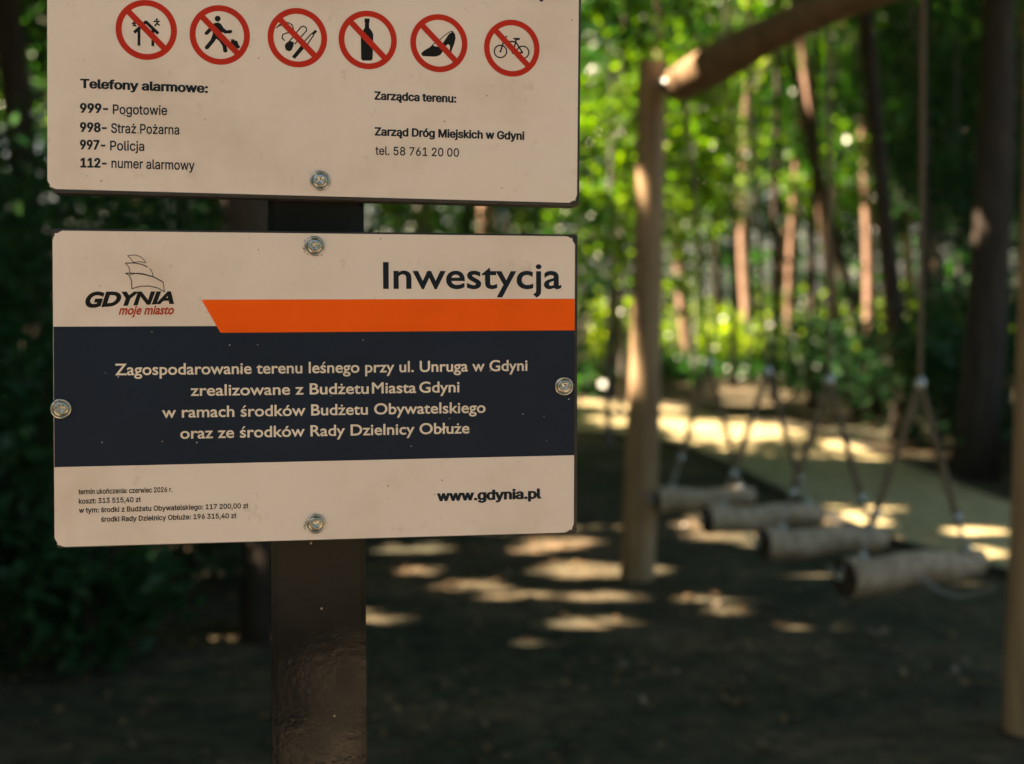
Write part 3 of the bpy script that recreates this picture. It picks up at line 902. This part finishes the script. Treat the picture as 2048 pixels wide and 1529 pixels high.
SW = [((.775, 7.52), (1.30, 7.60), .455, 1.18, .066, 'log swing seat hanging beside the post under the far end of the beam'),
      ((.945, 6.84), (1.53, 7.03), .455, 1.165, .070, 'log swing seat hanging second from the far post of the frame'),
      ((1.105, 6.18), (1.67, 6.34), .452, 1.165, .073, 'pale silvery log swing seat hanging third from the far post'),
      ((1.300, 5.49), (1.915, 5.78), .445, 1.19, .080, 'thick log swing seat with a slack chain running to the near post')]
for i, (A, B, z, az, r, lab) in enumerate(SW):
    A3, B3 = Vector((*A, z)), Vector((*B, z + .012))
    d = (B3 - A3).normalized()
    mid = (A3 + B3) / 2
    base = Vector((mid.x, mid.y, z - r))
    t = empty('log_swing', base, lab, 'swing', 'log swings hanging in a row from one beam')
    side = Vector((d.y, -d.x, 0))
    apex = Vector((mid.x + .01, mid.y, az))
    # log with rounded rims
    n = 12
    pts = [A3.lerp(B3, k / n) - base + Vector((0, 0, .008 * math.sin(k * .8 + i))) for k in range(n + 1)]
    pts = [pts[0] - d * .0] + pts[1:]
    rad = [r * (1.02 - .32 * k / n) * (1 + .016 * math.sin(k * 1.1 + i * 2)) for k in range(n + 1)]
    rad[0] *= .955; rad[-1] *= .955
    pts.insert(1, pts[0] + d * .012); rad.insert(1, r * 1.02)
    pts.insert(-1, pts[-1] - d * .012); rad.insert(-1, r * .705)
    bm = bmesh.new()
    rg = tube(bm, pts, rad, 22, False, .018, 20 + i)
    log = bm_obj('log', bm, M['log'], t, True)
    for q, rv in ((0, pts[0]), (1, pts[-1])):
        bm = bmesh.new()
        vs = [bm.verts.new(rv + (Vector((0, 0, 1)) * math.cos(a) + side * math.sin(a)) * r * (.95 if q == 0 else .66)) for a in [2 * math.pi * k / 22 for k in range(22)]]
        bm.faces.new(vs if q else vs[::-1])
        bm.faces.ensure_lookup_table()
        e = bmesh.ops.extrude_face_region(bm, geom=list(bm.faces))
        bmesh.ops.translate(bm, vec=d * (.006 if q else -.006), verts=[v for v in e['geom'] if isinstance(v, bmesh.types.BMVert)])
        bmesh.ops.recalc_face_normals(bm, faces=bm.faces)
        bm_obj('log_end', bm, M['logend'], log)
    # hanging rope up to the beam
    top = beam_at(apex.y) - Vector((0, 0, .09))
    perp_tube_obj('hanging_rope', [apex - base, apex.lerp(top, .5) - base + Vector((.004, 0, 0)), top - base], .0095, M['rope'], t, 8, .0, 1)
    bm = bmesh.new()
    tube(bm, [apex - base + Vector((0, 0, z_)) for z_ in (-.03, -.02, .015, .035)], [.014, .024, .024, .015], 12)
    bm_obj('rope_clamp', bm, M['chain'], t, True)
    for s, e in ((-1, A3 + d * .075), (1, B3 - d * .07)):
        e = e + Vector((0, 0, r * (.98 if s < 0 else .74)))
        end = apex.lerp(e, .80 if s < 0 else .85)
        a0 = apex + Vector((.008 * s, 0, -.02))
        perp_tube_obj('rope_leg', [a0 - base, a0.lerp(end, .5) - base + Vector((0, 0, -.006)), end - base], .0145, M['rope'], t, 8, .0, 1)
        bm = bmesh.new()
        chain_links(bm, [end - base, e - base + Vector((0, 0, -.005))], .0045, .05, .026)
        tube(bm, [end - base + (apex - end).normalized() * .05, end - base], [.017, .017], 10)
        tube(bm, [e - base + Vector((0, 0, -.012)), e - base + Vector((0, 0, .012))], [.026, .026], 10)
        bm_obj('chain', bm, M['chain'], t, True)
    # loose link end beside the sawn face
    bm = bmesh.new()
    p0 = A3 - d * .02 + Vector((0, 0, r * .75)) + side * .02
    chain_links(bm, [p0 - base, p0 - base + Vector((-.02, 0, -.05)) , p0 - base + Vector((-.05, .06, -.02))], .0045, .04, .025)
    bm_obj('chain', bm, M['chain'], t, True)

bm = bmesh.new()
c0, c1_ = Vector((1.60, 5.51, .445)), Vector((1.72, 5.03, .50))
b0 = Vector((1.60, 5.51, .445))
chain_links(bm, [c0.lerp(c1_, k / 10) - b0 - Vector((0, 0, .05 * math.sin(math.pi * k / 10))) for k in range(11)], .004, .036, .023)
o = bm_obj('chain', bm, M['chain'], None, True)
o.location = b0
tag(o, 'slack steel chain drooping between the thick log seat and the near post', 'chain')

# ------------------------------------------------------------------ ground and path
def grid_sheet(name, xs, ys, mat):
    v = [(x, y, 0) for y in ys for x in xs]
    nx = len(xs)
    f = [(j * nx + i, j * nx + i + 1, (j + 1) * nx + i + 1, (j + 1) * nx + i) for j in range(len(ys) - 1) for i in range(nx - 1)]
    o = pydata(name, v, f, mat)
    o['kind'] = 'structure'
    return o
grid_sheet('ground', [-400, -120, -40, -12, 0, 12, 40, 120, 400], [-400, -120, -40, -10, 0, 10, 25, 60, 120, 400], M['ground'])

# added sandy patches out of view, bouncing warm light onto sign and post
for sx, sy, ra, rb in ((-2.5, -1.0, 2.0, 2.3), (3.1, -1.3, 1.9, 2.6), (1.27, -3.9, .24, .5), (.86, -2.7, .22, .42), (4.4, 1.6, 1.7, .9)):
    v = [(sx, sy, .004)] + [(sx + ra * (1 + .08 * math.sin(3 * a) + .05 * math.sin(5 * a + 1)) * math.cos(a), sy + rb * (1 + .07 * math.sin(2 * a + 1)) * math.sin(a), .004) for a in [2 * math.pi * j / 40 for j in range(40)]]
    o = pydata('bounce_sand', v, [(0, 1 + j, 1 + (j + 1) % 40) for j in range(40)], M['bounce_sand'])
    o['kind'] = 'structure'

def smooth_line(P_, n=40):
    P_ = [Vector((*p, 0)) for p in P_]
    P_ = [P_[0] * 2 - P_[1]] + P_ + [P_[-1] * 2 - P_[-2]]
    out = []
    for i in range(1, len(P_) - 2):
        a, b, c, d = P_[i - 1:i + 3]
        for k in range(8):
            t = k / 8
            out.append(.5 * ((2 * b) + (c - a) * t + (2 * a - 5 * b + 4 * c - d) * t * t + (3 * b - a - 3 * c + d) * t ** 3))
    out.append(P_[-2])
    L = [0]
    for a, b in zip(out[:-1], out[1:]):
        L.append(L[-1] + (b - a).length)
    res, j = [], 0
    for k in range(n + 1):
        s = L[-1] * k / n
        while j < len(L) - 2 and L[j + 1] < s:
            j += 1
        res.append(out[j].lerp(out[j + 1], (s - L[j]) / max(1e-6, L[j + 1] - L[j])))
    return res
PL = smooth_line([(6.4, 3.0), (4.6, 4.7), (3.4, 6.4), (2.73, 7.81), (2.36, 8.94), (2.14, 10.7), (1.9, 13.3), (1.5, 15.0), (.6, 16.0), (-1.2, 16.8), (-5, 18), (-10, 19)])
PR = smooth_line([(7.8, 3.6), (6.0, 5.8), (4.8, 7.6), (4.1, 9.0), (3.68, 10.44), (3.58, 13.3), (3.35, 15.2), (2.9, 17.4), (1.9, 19.6), (0, 21.2), (-5, 22.3), (-10, 23.2)])
v, f = [], []
for i, (a, b) in enumerate(zip(PL, PR)):
    for p, z in ((a, -.02), (a, .022), (a.lerp(b, .5), .03), (b, .022), (b, -.02)):
        v.append((p.x, p.y, z))
    if i:
        k = (i - 1) * 5
        f += [(k + j, k + j + 1, k + 6 + j, k + 5 + j) for j in range(4)]
o = pydata('path', v, f, M['path'])
o['kind'] = 'structure'
for ln, sgn in ((PL, -1), (PR, 1)):
    v, f = [], []
    for i, p in enumerate(ln):
        q = ln[min(i + 1, len(ln) - 1)] - ln[max(i - 1, 0)]
        nn = Vector((-q.y, q.x, 0)).normalized() * (-sgn)
        nn = nn if sgn > 0 else nn
        for w, z in ((.004, -.02), (.004, .045), (.07, .045), (.07, -.02)):
            v.append((*(p - nn * w)[:2], z) if False else (*(p + nn * w)[:2], z))
        if i:
            k = (i - 1) * 4
            f += [(k + j, k + j + 1, k + 5 + j, k + 4 + j) for j in range(3)]
    o = pydata('path_edging', v, f, M['kerb'])
    o['kind'] = 'structure'

# ------------------------------------------------------------------ where the sun reaches through the leaves
# openings in the canopy: ground or trunk points (x, y, z, rx, ry, keep) that see the sun
FLECKS = [
 (-0.71,8.50,0.12,0.20),(-0.47,8.67,0.15,0.26),(-0.51,7.95,0.13,0.18),(0.36,8.02,0.27,0.27),(0.46,7.88,0.14,0.26),(0.49,7.22,0.21,0.24),(0.42,6.66,0.20,0.21),(0.10,6.27,0.09,0.11),(1.20,9.53,0.14,0.25),(2.31,9.63,0.22,0.36),(3.06,9.12,0.16,0.29),(2.84,8.33,0.10,0.29),(1.03,20.68,0.18,1.17),(1.51,19.84,0.42,1.08),(1.22,17.26,0.37,0.68),(2.18,19.57,0.28,1.05),(1.95,16.93,0.30,0.79),(2.29,16.00,0.45,1.30),(2.75,15.71,0.22,0.68),(4.16,22.03,0.54,1.11),(3.63,22.60,0.40,0.93),(3.44,14.41,0.23,0.48),(-1.69,7.74,0.10,0.25),(-2.21,7.78,0.08,0.14),(-2.05,8.63,0.12,0.14),(3.44,20.49,0.43,0.77),(3.26,16.93,0.18,0.66)]
GAPS = []
for x, y, rx, ry in FLECKS:
    if y > 12:
        GAPS.append((x, y, 0, rx * .85, ry * .9, 0))
        continue
    GAPS.append((x, y, 0, rx * .8, ry * .52, 0))              # each fleck: a core and ragged companions
    for _ in range(3):
        a, q = rng.uniform(-1, 1), rng.uniform(.2, .5)
        GAPS.append((x + a * rx * .9, y + rng.uniform(-.5, .5) * ry, 0, rx * q, ry * q * .7, 0))
for _ in range(85):                                            # faint small ones
    x, y = rng.uniform(-1.5, 2.6), rng.uniform(6.2, 10.5)
    GAPS.append((x, y, 0, rng.uniform(.05, .2), rng.uniform(.05, .15), rng.uniform(0, .3)))

def lat(px, d):
    return (px - 1024) / 2844.4 * d
# trunks, thickets and the added light-bouncing patches standing in the sun
GAPS += [(lat(1352, 28), 28, z, .3, .35, 0) for z in (.8, 1.3, 1.8, 2.3, 2.8, 3.2)]
GAPS += [(lat(1726, 26), 26, z, .5, .6, 0) for z in (.6, 1.0, 1.4, 1.9, 2.4, 2.9, 3.4, 3.9, 4.4)]
GAPS += [(lat(1935, 12) - .1, 12, 2.35, .03, .05, 0)]
GAPS += [(lat(2015, 22), 22, z, .25, .3, 0) for z in (2.2, 2.8)]
GAPS += [(lat(1640, 24), 24, z, .3, .3, 0) for z in (2.2, 3.2, 4.6)]
GAPS += [(-1.15, 6.3, .4, .05, .08, 0)]
GAPS += [(6.5, 33, .4, 5.0, 4.2, .05), (3.5, 36, 1.0, 3.0, 3.0, .2),
         (1.1, 15.5, 2.6, 1.5, 2.2, .1), (1.9, 19, 3.6, 1.0, 1.6, .1), (3.4, 22, 4.4, 1.2, 1.6, .1), (4.8, 27, 3.0, 1.4, 1.4, .1), (2.2, 24, 2.0, 1.0, 1.2, .1), (2.6, 27, 4.6, .8, .9, .1), (5.4, 23, 3.2, .7, .8, .1), (-1.0, 15, 2.6, 1.4, 1.8, .5),
         (5.5, 26, 3.8, 1.8, 2.4, .55), (1.5, 27, 3.0, 2.5, 3, .5), (9.0, 30, 4.5, 2.5, 3, .6), (-4, 22, 3, 2, 3, .6),
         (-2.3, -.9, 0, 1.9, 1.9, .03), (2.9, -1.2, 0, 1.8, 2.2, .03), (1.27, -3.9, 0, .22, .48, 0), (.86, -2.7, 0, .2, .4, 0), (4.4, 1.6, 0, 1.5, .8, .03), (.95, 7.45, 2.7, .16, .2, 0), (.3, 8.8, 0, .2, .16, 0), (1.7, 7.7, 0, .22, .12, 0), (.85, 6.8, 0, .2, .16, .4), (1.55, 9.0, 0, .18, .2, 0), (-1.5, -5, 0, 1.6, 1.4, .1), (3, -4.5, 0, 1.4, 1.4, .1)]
GA = np.array(GAPS)
SV = np.array(SUN)

def shade_mask(c, size, reach=2.2):
    """False for leaves that would close one of the openings"""
    keep = np.ones(len(c), bool)
    for px, py, pz, rx, ry, kp in GA:
        t = (c[:, 2] - pz) / SV[2]
        qx = c[:, 0] - SV[0] * t - px
        qy = c[:, 1] - SV[1] * t - py
        hit = (t > reach) & ((qx / (rx + size * .30)) ** 2 + (qy / (ry + size * .30)) ** 2 < 1)
        if kp > 0:
            hit &= rng.random(len(c)) > kp
        keep &= ~hit
    return keep

def leaves(c, size, flatness=.6, aspect=.52):
    """leaf quads (base, side, tip, side) at centres c"""
    n = len(c)
    nz = rng.normal(size=(n, 3))
    nz[:, 2] = np.abs(nz[:, 2]) + flatness
    nz /= np.linalg.norm(nz, axis=1)[:, None]
    a = rng.normal(size=(n, 3))
    a -= nz * (a * nz).sum(1)[:, None]
    a /= np.linalg.norm(a, axis=1)[:, None]
    b = np.cross(nz, a)
    s = size * rng.uniform(.65, 1.3, n)[:, None]
    out = np.empty((n, 4, 3))
    out[:, 0] = c - a * s * .5
    out[:, 2] = c + a * s * .5 - nz * s * .08
    out[:, 1] = c + b * s * aspect * .5 - a * s * .06 + nz * s * .05
    out[:, 3] = c - b * s * aspect * .5 - a * s * .06 + nz * s * .05
    return out

def crown_points(cx, cy, cz, rx, ry, rz, n, clumps=None, spread=.30):
    k = clumps or max(6, n // 70)
    u = rng.normal(size=(k, 3))
    u /= np.linalg.norm(u, axis=1)[:, None]
    u *= rng.uniform(.25, 1.0, k)[:, None] ** .6
    w = rng.uniform(.4, 1.6, k)
    idx = rng.choice(k, n, p=w / w.sum())
    p = u[idx] + rng.normal(size=(n, 3)) * spread * rng.uniform(.6, 1.2, k)[idx][:, None] * np.array((1, 1, .7))
    return p * np.array((rx, ry, rz)) + np.array((cx, cy, cz))

def foliage(name, pts, size, mat, parent, base, flatness=.6, reach=2.2):
    pts = pts[pts[:, 2] > .03]
    pts = pts[shade_mask(pts, size, reach)]
    return quads_obj(name, leaves(pts, size, flatness) - np.array(base), mat, parent)

def tree(x, y, r, h, label, group=None, bark='bark', leaf='leaf', slope=(0, 0), crowns=(), limbs=5, size=.2, seed=0, cat='tree', name='tree', reach=2.2, seg=10, spread=.30, clumps=None):
    t = empty(name, (x, y, 0), label, cat, group)
    rr = random.Random(seed * 31 + 5)
    bm = bmesh.new()
    n = 16
    wig = [rr.uniform(-1, 1) for _ in range(4)]
    path, rad = [], []
    for i in range(n + 1):
        q = i / n
        z = -.3 + (h + .3) * q
        s = max(z, 0)
        path.append(Vector((slope[0] * s + r * 1.1 * math.sin(q * 7 + wig[0] * 3) * wig[1], slope[1] * s + r * math.sin(q * 6 + wig[2] * 3) * wig[3], z)))
        rad.append(r * (1 - .78 * q) * (1 + .45 * math.exp(-max(z, 0) / .22)))
    tube(bm, path, rad, seg, True, .06, seed)
    tops = [np.array((c[0], c[1], c[2])) for c in crowns]
    for k in range(limbs):
        q = rr.uniform(.42, .93)
        j = int(q * n)
        p = path[j]
        if tops:
            c = crowns[rr.randrange(len(crowns))]
            e = Vector((c[0] + rr.uniform(-.75, .75) * c[3], c[1] + rr.uniform(-.75, .75) * c[4], max(p.z + .3, c[2] + rr.uniform(-.6, .6) * c[5])))
        else:
            a = rr.uniform(0, 6.28)
            e = p + Vector((math.cos(a), math.sin(a), rr.uniform(.2, .8))) * rr.uniform(.5, 1.5)
        m = p.lerp(e, .5) + Vector((0, 0, .12 * (e - p).length))
        tube(bm, [p, p.lerp(m, .6), m, e], [rad[j] * .5, rad[j] * .38, rad[j] * .28, rad[j] * .08], 6, False)
    bm_obj('trunk', bm, M[bark], t, True)
    if crowns:
        pts = np.vstack([crown_points(x + c[0], y + c[1], *c[2:7], clumps=clumps, spread=spread) for c in crowns])
        foliage('crown', pts, size, M[leaf], t, (x, y, 0), reach=reach)
    return t

# --- trees one can tell apart -----------------------------------------------
def seen(px, d, r, h, slope, label, bark='bark', n=2600, leaf='leaf', cz=None, wide=(), **kw):
    cz = cz or (1.55 + .207 * d + 3.2)
    top = (slope * cz, 0)
    return tree(lat(px, d), d, r, max(h, cz + 1.5), label, None, bark, leaf, (slope, 0), [(top[0], 0, cz, 3.0, 3.0, 2.4, n)] + [(q, 0, cz + .2, 2.6, 2.8, 1.7, 2600) for q in wide], 7, .3, seed=int(px), **kw)

seen(1378, 28, .135, 11, -.09, 'slender sunlit reddish trunk just past the far swing post', 'pine')
seen(1498, 33, .075, 10, -.01, 'thin dark straight trunk before the bright clearing, between the two hanging ropes', n=1200)
seen(1582, 27, .08, 10, .02, 'thin brown trunk in front of the bright yellow-green thicket', 'pine', n=1500)
seen(1695, 24, .11, 11, -.15, 'brown trunk leaning over towards the swing beam, flecked with sun', 'pine')
seen(1757, 18, .075, 9, -.24, 'thin dark trunk leaning steeply behind the hanging log ropes', n=1500)
seen(1731, 26.5, .115, 12, -.018, 'upright reddish trunk sunlit along its whole visible length', 'pine')
seen(1803, 15, .115, 11, -.082, 'dark tall trunk leaning slightly, beside the sunlit reddish one', n=3200, wide=(-3.0, -5.0))
seen(1948, 12, .185, 13, .023, 'thickest dark trunk beside the olive path with one patch of sun', n=4200, wide=(-3.0, -5.0))
seen(1905, 20, .065, 9, -.12, 'thin grey trunk bending behind the thickest dark trunk', 'grey', n=1500)
seen(2003, 22, .09, 11, .04, 'pinkish sunlit trunk showing between the thickest trunk and the near swing post', 'pine', n=2000)
seen(1662, 31, .075, 10, .01, 'thin black trunk straight behind the rope of the pale log', n=1500)
seen(1428, 30, .06, 9, .02, 'thin dark trunk next to the slender reddish one', n=1200)
seen(62, 12, .15, 12, -.02, 'dark trunk rising beside the edge of the upper sign board', n=4000)
seen(22, 16, .12, 12, -.03, 'brownish trunk in the upper corner beyond the dark bushes', n=3000)
seen(850, 20, .09, 11, 0, 'pale grey trunk seen in the slit between the two boards', 'grey', n=2400)
seen(915, 24, .12, 12, .02, 'dark trunk seen in the slit between the boards beside the pale one', n=2400)
seen(985, 17, .10, 12, .01, 'brown trunk seen in the slit between the boards, third from the sign post', 'pine', n=2400)
seen(1235, 21, .085, 11, .01, 'dark trunk between the edge of the boards and the far swing post', n=1800)
seen(1470, 24, .06, 10, -.03, 'thin dark trunk just under the middle of the swing beam', n=1500)
seen(1545, 21, .07, 10, .015, 'straight dark trunk to one side of the second log rope', n=1800)
seen(1632, 19, .06, 10, -.02, 'black slender trunk close beside the rope of the pale log', n=1800)
seen(1865, 16, .075, 10, -.03, 'dark trunk in deep shade between the leaning trunk and the thickest one', n=2200)
tree(-1.19, 6.4, .135, 11, 'grey-brown trunk standing close behind the sign post under the lower board', None, 'bark', 'leaf', (-.012, 0), [(.2, .3, 7.5, 3.0, 2.8, 2.2, 5200)], 7, .32, seed=12)

# --- canopy trees all round ---------------------------------------------------
k = 0
for gy in np.arange(6.0, 60, 4.6):
    for gx in np.arange(-26, 24, 4.4):
        x, y = gx + rng.uniform(-1.5, 1.5), gy + rng.uniform(-1.4, 1.4)
        px = 1024 + 2844.4 * x / y
        if y < 31 and 1110 < px < 2120:
            continue
        if y < 8.8 and -80 < px < 1110:
            continue
        if y > 13 and -60 < px < 105:
            continue
        if x > 2 and y < 15:
            continue
        far = y > 30
        hz = rng.uniform(6.6, 8.6) if y < 22 else rng.uniform(7.5, 11.5)
        n = int(8500 if y < 14 else 4200 if y < 24 else 2200)
        tree(x, y, rng.uniform(.08, .19), hz + 2, 'tall slender forest tree standing in the dense wood round the clearing', 'trees of the dense wood',
             ('bark', 'pine', 'bark' if far else 'grey')[k % 3], ('leaf', 'leafy', 'leaf')[k % 3], (rng.uniform(-.05, .05), rng.uniform(-.04, .04)),
             [(0, 0, hz, 3.4, 3.4, 2.1, n)], 5, .33, seed=100 + k, seg=8)
        k += 1
for x, y in ((-4.4, 5.0), (-6.4, 7.0), (-3.7, 7.2), (-7.6, 4.4), (-9.6, 6.2), (-5.2, 8.6)):
    tree(x, y, rng.uniform(.09, .15), 9.6, 'tall slender forest tree standing in the dense wood round the clearing', 'trees of the dense wood', 'bark', 'leaf', (0, 0),
         [(0, 0, rng.uniform(6.8, 8), 3.0, 3.0, 2.2, 6500)], 5, .33, seed=int(x * 9 + y * 5), seg=8)
# the same wood over and behind the viewpoint
for gy in np.arange(-3.2, 5.5, 4.4):
    for gx in np.arange(-16, 14, 4.4):
        x, y = gx + rng.uniform(-1.2, 1.2), gy + rng.uniform(-1.2, 1.2)
        if abs(x) < 1.9 and y < 1.5 and y > -3 or (y > 0 and -.42 * y - .6 < x < .42 * y + .6):
            continue
        if x > 3.2:
            continue
        hz = rng.uniform(6.8, 8.6)
        tree(x, y, rng.uniform(.09, .18), hz + 2, 'tall slender forest tree standing in the dense wood round the clearing', 'trees of the dense wood',
             ('bark', 'pine', 'grey')[k % 3], 'leaf', (rng.uniform(-.04, .04), rng.uniform(-.04, .04)),
             [(0, 0, hz, 3.4, 3.4, 2.0, 4500)], 5, .33, seed=100 + k, seg=8)
        k += 1

# the edge of the wood on the far side of the clearing, behind the viewpoint
for i in range(26):
    a = -1.35 + 2.7 * i / 25
    x, y = math.sin(a) * 21 + rng.uniform(-1, 1), -math.cos(a) * 21 + rng.uniform(-1.5, 1.5)
    tree(x, y, .15, 9, 'tall slender forest tree standing in the dense wood round the clearing', 'trees of the dense wood', 'bark', 'leaf', (0, 0),
         [(0, 0, 6.0, 2.8, 2.8, 3.0, 1100), (0, 0, 2.2, 2.2, 2.2, 1.9, 700)], 5, .45, seed=300 + i, seg=8)

# --- saplings and young trees at eye level -----------------------------------------
SAP = [(1.0, 14.6, 1.15, 3.4, 'leafy'), (1.35, 17.6, 1.3, 4.0, 'leafy'), (2.0, 19.5, 1.3, 4.4, 'leafy'), (.1, 13.2, 1.2, 3.6, 'leaf'), (-.9, 15.2, 1.4, 3.6, 'leafy'),
       (2.9, 22.5, 1.5, 4.6, 'leafy'), (4.2, 25.5, 1.6, 5.0, 'leaf'), (3.2, 28, 1.7, 4.4, 'leafy'), (5.6, 27, 1.6, 5.4, 'leafy'), (6.6, 24, 1.5, 5.0, 'leaf'),
       (7.4, 29, 1.8, 5.6, 'leaf'), (6.2, 20.5, 1.2, 4.6, 'leafd'), (5.2, 16.8, 1.1, 3.9, 'leafd'), (8.6, 26, 1.6, 4.6, 'leafd'), (10, 32, 2.0, 5.6, 'leaf'),
       (1.5, 31, 1.9, 5.2, 'leaf'), (8.2, 36, 2.0, 6.4, 'leafy'), (4.6, 38, 2.0, 6.6, 'leafy'), (-2.6, 19, 1.5, 3.6, 'leaf'), (-4.2, 17, 1.5, 3.6, 'leafd'),
       (-3.2, 24, 1.7, 4, 'leafy'), (-6, 22, 1.7, 4, 'leaf'), (-5.2, 14, 1.4, 3.4, 'leafd'), (.4, 24, 1.6, 4, 'leaf'), (6.9, 17.2, 1.2, 3.2, 'leafd'), (-.4, 33, 2.0, 5, 'leafy'),
       (2.5, 41, 2.2, 4.2, 'leaf'), (6.5, 42, 2.4, 5, 'leafd'), (10.5, 40, 2.4, 4.6, 'leaf'), (13.5, 43, 2.6, 5.5, 'leafd'), (9.5, 46, 2.6, 5.5, 'leaf'), (4.5, 47, 2.6, 5.5, 'leafd'), (-2, 42, 2.4, 5, 'leaf'), (12, 35, 2.2, 4.4, 'leafd'), (8.3, 23, 1.5, 4.2, 'leafd')]
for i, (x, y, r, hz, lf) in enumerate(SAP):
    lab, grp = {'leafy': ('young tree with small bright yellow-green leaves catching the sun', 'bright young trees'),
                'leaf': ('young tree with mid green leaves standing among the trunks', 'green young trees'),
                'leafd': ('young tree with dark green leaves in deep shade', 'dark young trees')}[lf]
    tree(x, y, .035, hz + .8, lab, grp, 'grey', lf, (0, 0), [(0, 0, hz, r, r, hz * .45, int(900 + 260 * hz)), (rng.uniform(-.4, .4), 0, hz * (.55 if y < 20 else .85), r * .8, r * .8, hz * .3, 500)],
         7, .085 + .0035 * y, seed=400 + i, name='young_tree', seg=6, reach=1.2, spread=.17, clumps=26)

# --- shrubs ------------------------------------------------------------------------
def shrub(x, y, r, h, n, size, leaf, label, group, seed):
    t = empty('shrub', (x, y, 0), label, 'shrub', group)
    rr = random.Random(seed)
    bm = bmesh.new()
    for q in range(7):
        a = rr.uniform(0, 6.28)
        e = Vector((math.cos(a) * r * .6, math.sin(a) * r * .6, h * rr.uniform(.6, .95)))
        tube(bm, [Vector((0, 0, -.05)), e * .5 + Vector((0, 0, h * .08)), e], [.016, .011, .004], 5, False)
    bm_obj('stems', bm, M['bark'], t, True)
    foliage('foliage', crown_points(x, y, h * .52, r, r, h * .5, n, spread=.34), size, M[leaf], t, (x, y, 0), reach=.9)

for i, (x, y, r, h, n) in enumerate([(-2.15, 6.3, .75, 1.75, 1500), (-1.75, 7.6, .6, 1.1, 900), (-2.9, 7.6, 1.0, 2.3, 2000), (-2.6, 9.4, 1.1, 2.5, 2000), (-3.9, 9.6, 1.2, 2.6, 2000),
                                     (-1.1, 10.8, .9, 1.7, 1500), (-3.2, 12.2, 1.3, 2.7, 2000), (-2.7, 5.7, .6, 1.5, 1000), (-1.75, 5.75, .35, .8, 420)]):
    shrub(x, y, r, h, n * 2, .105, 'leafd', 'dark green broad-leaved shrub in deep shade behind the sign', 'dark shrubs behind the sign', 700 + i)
for i in range(14):
    x, y = rng.uniform(2.6, 6.6), rng.uniform(23.5, 27.5)
    shrub(x, y, rng.uniform(.5, .9), rng.uniform(.22, .42), 420, .17, 'leaf', 'low green shrub at the foot of the trunks beyond the path', 'low shrubs beyond the path', 720 + i)
for i, (x, y, r, h) in enumerate([(4.6, 14.4, .8, 1.3), (5.3, 12.8, .8, 1.4), (4.9, 16.2, 1.0, 1.5), (4.4, 18.2, 1.0, 1.3), (5.9, 15, 1.1, 1.8), (6.4, 18.5, 1.2, 1.8), (5.3, 20.4, 1.1, 1.3), (5.0, 11.0, .6, .9), (5.9, 11.6, .8, 1.5)]):
    shrub(x, y, r, h, 1000, .16, 'leafd', 'dark shrub in deep shade along the far edge of the olive path', 'dark shrubs along the path', 740 + i)
for i, (x, y) in enumerate([(.3, 17.8), (-.4, 20.5), (.9, 22.4), (1.9, 23.4), (-1.6, 23.5), (-3, 21)]):
    shrub(x, y, .8, 1.1, 700, .15, 'leaf', 'rounded green shrub where the path bends behind the sign', 'shrubs at the bend of the path', 760 + i)

# bright sunlit growth in the clearing, far wood, litter: nobody could count these
n = 26000
p = np.stack([rng.uniform(2.0, 13.5, n), rng.uniform(29.5, 38, n), np.zeros(n)], 1)
hh = .75 + .5 * np.sin(p[:, 0] * 1.7) * np.sin(p[:, 1] * 1.3 + 1) + .35 * np.sin(p[:, 0] * 4.1 + p[:, 1])
p[:, 2] = rng.uniform(.05, 1, n) * np.clip(hh + .55, .5, 1.8)
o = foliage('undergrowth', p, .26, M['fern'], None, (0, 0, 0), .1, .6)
tag(o, 'bright yellow-green undergrowth glowing in the sunlit clearing between the trunks', 'undergrowth', None, 'stuff')

n = 60000
th = rng.uniform(-1.15, 1.25, n)
dd = rng.uniform(62, 92, n)
p = np.stack([np.sin(th) * dd, np.cos(th) * dd, rng.uniform(0, 1, n) ** 1.1 * 24], 1)
cl = np.sin(p[:, 0] * .55 + 1) * np.sin(p[:, 2] * .8) + np.sin(p[:, 0] * .21 + p[:, 1] * .3) + .7 * np.sin(p[:, 0] * 1.3 + p[:, 2] * 1.1)
p = p[cl + rng.normal(size=n) * .5 > -.3]
o = foliage('far_wood', p, 1.0, M['leaf'], None, (0, 0, 0), .2, 8)
tag(o, 'solid mass of green leaves of the far wood closing the view', 'wood', None, 'stuff')

n = 15000
p = np.stack([rng.uniform(-5, 6, n), 3.8 + rng.uniform(0, 1, n) ** 1.4 * 22, rng.uniform(.006, .03, n)], 1)
cl = np.sin(p[:, 0] * 2.1 + 2) * np.sin(p[:, 1] * 1.7) + .6 * np.sin(p[:, 0] * 5 + p[:, 1] * 3.1)
p = p[cl + rng.normal(size=n) * .7 > .1]
m_ = rng.integers(0, len(PL), 1500)
q_ = rng.uniform(-.06, 1.04, 1500)
a_, b_ = np.array(PL)[m_], np.array(PR)[m_]
pp = a_ + (b_ - a_) * q_[:, None] + rng.normal(size=(1500, 3)) * .15
pp[:, 2] = rng.uniform(.036, .05, 1500)
pp = pp[(pp[:, 1] < 18) & (rng.random(1500) < np.clip(np.abs(q_ - .5) * 2, .15, 1))]
p = np.vstack([p, pp])
o = quads_obj('leaf_litter', leaves(p, .055, 2.5), M['litter'])
tag(o, 'dry tan leaves and chips strewn over the forest floor', 'leaf litter', None, 'stuff')
